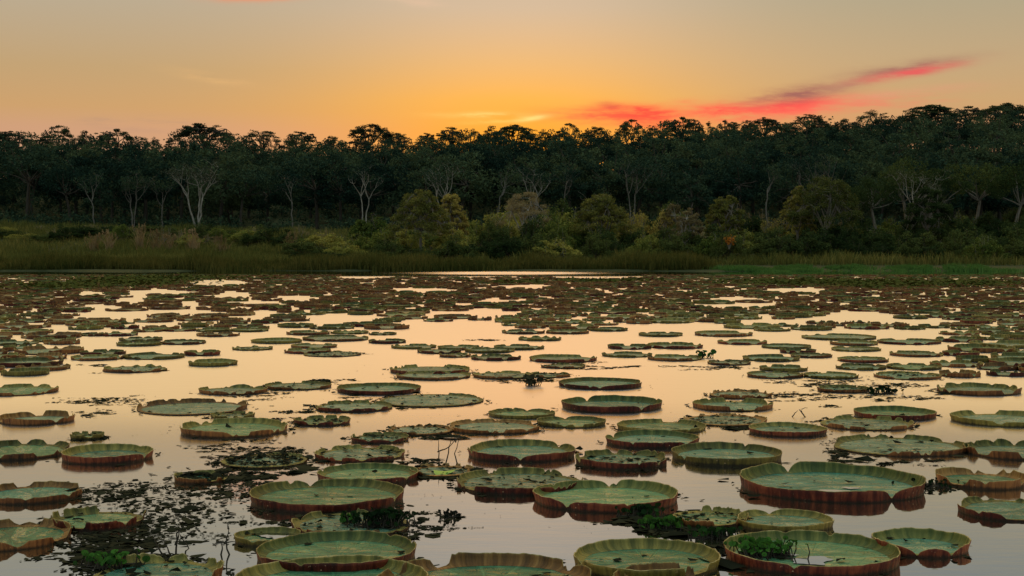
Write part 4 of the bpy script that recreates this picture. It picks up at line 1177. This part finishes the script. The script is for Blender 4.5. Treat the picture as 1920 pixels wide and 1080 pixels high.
srng = np.random.default_rng(71)
g = Geo()
SCR = [(215, 925, 90, 22, 420, .13), (320, 935, 150, 40, 700, .12), (400, 960, 120, 30, 260, .11), (230, 1000, 120, 50, 700, .14), (190, 1030, 70, 40, 500, .16), (300, 985, 120, 25, 240, .11),
       (200, 752, 90, 8, 420, .13), (170, 775, 40, 8, 130, .13), (400, 842, 70, 5, 70, .12), (495, 862, 90, 14, 520, .20), (460, 892, 60, 10, 320, .22), (540, 850, 40, 10, 200, .15), (440, 905, 70, 10, 170, .14), (420, 925, 90, 14, 240, .12),
       (470, 742, 60, 6, 240, .14), (600, 715, 30, 5, 140, .16), (655, 713, 20, 4, 60, .14), (440, 824, 60, 7, 200, .14), (420, 838, 70, 6, 90, .12), (690, 745, 40, 5, 130, .14), (735, 760, 40, 7, 150, .18), (560, 770, 40, 6, 120, .14), (530, 787, 35, 4, 70, .14),
       (640, 762, 60, 7, 140, .16), (790, 812, 60, 8, 220, .18), (850, 800, 30, 8, 90, .16), (800, 866, 40, 7, 130, .14), (820, 890, 70, 7, 200, .2), (740, 850, 30, 8, 80, .15),
       (1000, 714, 45, 6, 210, .2), (940, 716, 30, 4, 70, .16), (1060, 690, 60, 4, 170, .17), (1090, 678, 50, 3, 90, .15), (905, 638, 45, 2, 110, .2), (1170, 690, 50, 3, 90, .2), (1330, 690, 90, 4, 190, .2), (660, 663, 40, 2.5, 120, .2), (190, 700, 30, 3, 40, .16), (290, 692, 30, 4, 110, .2), (150, 685, 30, 3, 60, .18),
       (1400, 803, 55, 5, 150, .2), (1300, 795, 30, 6, 80, .16), (1370, 740, 60, 6, 100, .16), (1480, 740, 70, 5, 260, .14), (1530, 748, 60, 5, 130, .12), (1550, 760, 30, 3, 60, .12), (1520, 718, 60, 5, 190, .17), (1660, 724, 90, 7, 300, .18), (1640, 740, 50, 9, 230, .17), (1740, 745, 40, 8, 150, .15), (1580, 790, 40, 8, 170, .17), (1490, 752, 40, 4, 60, .12), (1640, 865, 60, 6, 130, .16), (1580, 850, 25, 10, 120, .16),
       (1755, 912, 40, 9, 160, .10), (1700, 870, 60, 8, 50, .08), (730, 975, 60, 22, 300, .14), (770, 1000, 40, 12, 90, .13), (840, 972, 30, 8, 110, .10), (860, 990, 40, 7, 70, .07), (810, 962, 40, 8, 60, .09), (600, 985, 60, 6, 60, .12), (500, 975, 90, 9, 100, .1),
       (1200, 978, 70, 10, 260, .18), (1260, 990, 50, 12, 220, .2), (1330, 1000, 50, 14, 170, .16), (1360, 1030, 40, 16, 110, .13), (1300, 962, 60, 6, 70, .14), (1310, 1060, 30, 20, 40, .1), (420, 1020, 60, 25, 60, .07), (1500, 800, 500, 90, 60, .05), (900, 780, 400, 90, 90, .06), (330, 830, 170, 60, 50, .05), (960, 980, 400, 70, 60, .04),
       (300, 1045, 60, 10, 90, .12), (190, 1050, 50, 14, 220, .18)]
for (cx, cy, rx, ry, n, s) in SCR:
    nc = max(3, n // 14); cc = srng.normal(size=(nc, 2)) * .55
    a = cc[srng.integers(0, nc, n)] + srng.normal(size=(n, 2)) * [.20, .13]; q = np.stack([cx + a[:, 0] * rx, np.maximum(cy + a[:, 1] * ry, 560)], -1)
    P = np.array([on_plane(*t)[:] for t in q])
    keep = np.ones(n, bool)
    for (x, y, R, near) in HPAD: keep &= ((P[:, 0] - x) ** 2 + (P[:, 1] - y) ** 2) > (R * 1.0) ** 2
    P = P[keep]
    if len(P): g.add(*scraps(P, s * .44 * np.exp(srng.normal(-.1, .55, len(P))), srng, .10))
for (x, y, R, near), h in zip(HPAD, HAND):
    if not near: continue
    n = int(16 + 150 * min(h[7], .6)); a = srng.normal(srng.uniform(0, 6.28), 1.1, n); a[::3] = srng.random(len(a[::3])) * 6.283
    r = R * (1.0 + np.abs(srng.normal(0, .10, n)))
    P = np.stack([x + np.cos(a) * r * 1.04, y + np.sin(a) * r, np.zeros(n)], -1); keep = np.ones(n, bool)
    for (x2, y2, R2, _) in HPAD: keep &= ((P[:, 0] - x2) ** 2 + (P[:, 1] - y2) ** 2) > (R2 * .99) ** 2
    P = P[keep]
    if len(P): g.add(*scraps(P, .065 * np.exp(srng.normal(0, .5, len(P))), srng, .2))
tag(link('leaf_scraps', mesh('leaf_scraps', *g.get(), M['litter'])), kind='stuff')
g = Geo()
for k, ((x, y, R, near), h) in enumerate(zip(HPAD, HAND)):
    wear, lab = h[7], h[-1]
    n = int((7 if near else 2) + wear * 70)
    if 'scraps' in lab or 'litter' in lab or 'heaped' in lab: n += 55
    if 'rotting' in lab: n += 260
    if 'torn' in lab or 'broken' in lab: n += 25
    if k in (0, 10): n = 6
    a = srng.random(n) * 6.283; r = R * .86 * srng.random(n) ** (.35 if wear > .2 else .5)
    P = np.stack([x + np.cos(a) * r, y + np.sin(a) * r, np.full(n, .032)], -1)
    g.add(*scraps(P, .03 + .11 * srng.random(n) ** 2.2, srng, .22))
tag(link('leaf_litter', mesh('leaf_litter', *g.get(), M['litter'])), kind='stuff')


# ------------------------------------------------------------------ small floating plants and dead stems
def rosette(seed, n, spread, h, size):
    rng = np.random.default_rng(seed); st, lf = Geo(), Geo()
    for k in range(n):
        b = np.array([rng.normal() * spread, rng.normal() * spread * .6, 0]); a = rng.random() * 6.283
        tip = b + np.array([np.cos(a) * h * .5 * rng.random(), np.sin(a) * h * .5 * rng.random(), h * rng.uniform(.3, 1)])
        limb(st, rng, b, tip, .008, .005, .1, 4, 3)
        if k: limb(st, rng, (0, 0, .004), b + [0, 0, .004], .007, .005, .05, 4, 3)
        s = size * rng.uniform(.6, 1.2); nrm = unit(rng.normal(size=3) * [1, 1, .5] + [0, -.3, .45]); u = unit(np.cross(nrm, [0.1, .2, 1])); w = np.cross(nrm, u)
        th = np.linspace(0, 2 * np.pi, 9, endpoint=False)
        ring = tip + u * np.cos(th)[:, None] * s * .5 * 1.25 + w * np.sin(th)[:, None] * s * .5 + nrm * (.18 * s * np.cos(th)[:, None] ** 2)
        v = np.concatenate([[tip - nrm * .02 * s], ring]); f = [(0, 1 + q, 1 + (q + 1) % 9, 1 + (q + 1) % 9) for q in range(9)]
        lf.add(v, np.array(f))
    return st.get(), lf.get()



for k, (px, py, n, sp, h, sz, z, lab) in enumerate([
        (716, 990, 75, .16, .20, .075, .03, 'biggest clump of green water plant at bottom left of centre, on the littered pad'),
        (655, 984, 16, .05, .14, .07, .03, 'small bright green sprout left of the biggest water plant clump'),
        (1432, 1048, 85, .15, .20, .07, .03, 'dark leafy water plant spilling over the back rim of the lower right pad'),
        (1205, 968, 30, .10, .15, .07, 0, 'green water plant at the red front rim of the round pad in bottom centre'),
        (1345, 1008, 50, .13, .13, .07, 0, 'water plant with round leaves floating in front of the torn grey-green pad'),
        (1240, 990, 40, .14, .12, .09, 0, 'dark drooping water plant between the round pad and the torn grey-green pad'),
        (842, 970, 14, .07, .09, .05, 0, 'tiny black-leaved water plant alone in the still water of bottom centre'),
        (1655, 738, 26, .22, .16, .10, 0, 'low green water plant among scraps under the right-hand cluster'),
        (1318, 672, 14, .14, .28, .12, 0, 'weed sprig on the right end of the orange-red pad'),
        (998, 724, 16, .10, .28, .13, 0, 'upright black clump of weed in open water right of centre'),
        (1750, 912, 24, .20, .10, .05, 0, 'creeping weed right of the largest pad'),
        (205, 1068, 30, .12, .16, .08, .03, 'dark weed on the broken pad in the lower left corner')]):
    P = on_plane(px, py)
    (sv, sf), (lv, lf) = rosette(900 + k, int(n * 1.7), sp, h * .85, sz * .85)
    fs = sf.tolist() + [[i + len(sv) for i in t[:3]] for t in lf.tolist()]
    me = mesh('water_plant', np.concatenate([sv, lv]), fs, [M['dead_stem'], M['litter'] if 'black' in lab else M['water_plant']], [0] * len(sf) + [1] * len(lf), True)
    tag(link('water_plant', me, None, (P.x, P.y, z)), lab, 'water plant', 'small leafy water plants')

for k, (px, py, stems, lab) in enumerate([
        (318, 1040, [((-8, 0), (-30, -35)), ((4, 0), (-8, -22)), ((10, 0), (14, -42), (34, -58)), ((12, -18), (20, -50))], 'spiky dead stems behind the broken pad in the lower left corner'),
        (345, 1040, [((0, 0), (8, -12), (-8, -38)), ((2, -28), (14, -44))], 'bent dead twig right of the spiky dead stems'),
        (420, 1040, [((-5, 0), (-2, -26)), ((12, 4), (4, -20), (10, -50)), ((10, -48), (6, -58)), ((-12, -24), (22, -26))], 'crossed dead stems left of the pool-holding pad'),
        (836, 868, [((0, 0), (6, -30), (22, -46)), ((18, -40), (30, -58)), ((-12, 0), (-14, -40)), ((24, 0), (16, -18), (30, -50)), ((-14, -20), (4, -30), (14, -52))], 'bare branching twigs standing in the water left of centre'),
        (1512, 782, [((0, 0), (-10, -12), (-8, -10)), ((0, 0), (-14, -14), (2, -18)), ((-26, -4), (-18, -12))], 'little forked twig above the perfectly round pad at right')]):
    P = on_plane(px, py); sc = P.y / F_PX; tr = np.random.default_rng(40 + k)
    g = Geo()
    for s in stems:
        q = np.array([(a * sc, tr.normal() * .03, max(-b * sc, -.03)) for a, b in s]); q[0][2] -= .03 if q[0][2] < .05 else 0
        t = np.linspace(0, 1, 7); qi = np.stack([np.interp(t, np.linspace(0, 1, len(q)), q[:, c_]) for c_ in range(3)], -1) + tr.normal(size=(7, 3)) * .006
        g.tube(qi, np.linspace(.012, .004, 7), 5)
    v, f = g.get(); tag(link('dead_stem', mesh('dead_stem', v, f, M['dead_stem'], smooth_=True), None, (P.x, P.y, 0)), lab, 'dead stems', 'dead stems in the water')
# lime green leaf lying at the front of the low worn pad
P = on_plane(832, 890); vth = np.linspace(0, 2 * np.pi, 20, endpoint=False); lr = np.random.default_rng(3)
q = 1 + per_noise(vth, lr, [(2, .1), (3, .1), (7, .06)])
vv = np.concatenate([[(0, 0, .05)], np.stack([np.cos(vth) * .15 * q, np.sin(vth) * .16 * q, .035 + .03 * np.cos(2 * vth) * q], -1)])
limem, n_, out_ = new_mat('lime_leaf'); principled(n_, out_, (.16, .32, .05), .5, .4)
tag(link('loose_leaf', mesh('loose_leaf', vv, [(0, 1 + a, 1 + (a + 1) % 20) for a in range(20)], limem, smooth_=True), None, (P.x, P.y, 0)), 'lime green loose leaf at the front of the worn pad by the bare twigs', 'leaf')

for _o in COL.objects:
    if _o.get('label') and not 4 <= len(_o['label'].split()) <= 16: print('WORDS', len(_o['label'].split()), _o['label'])
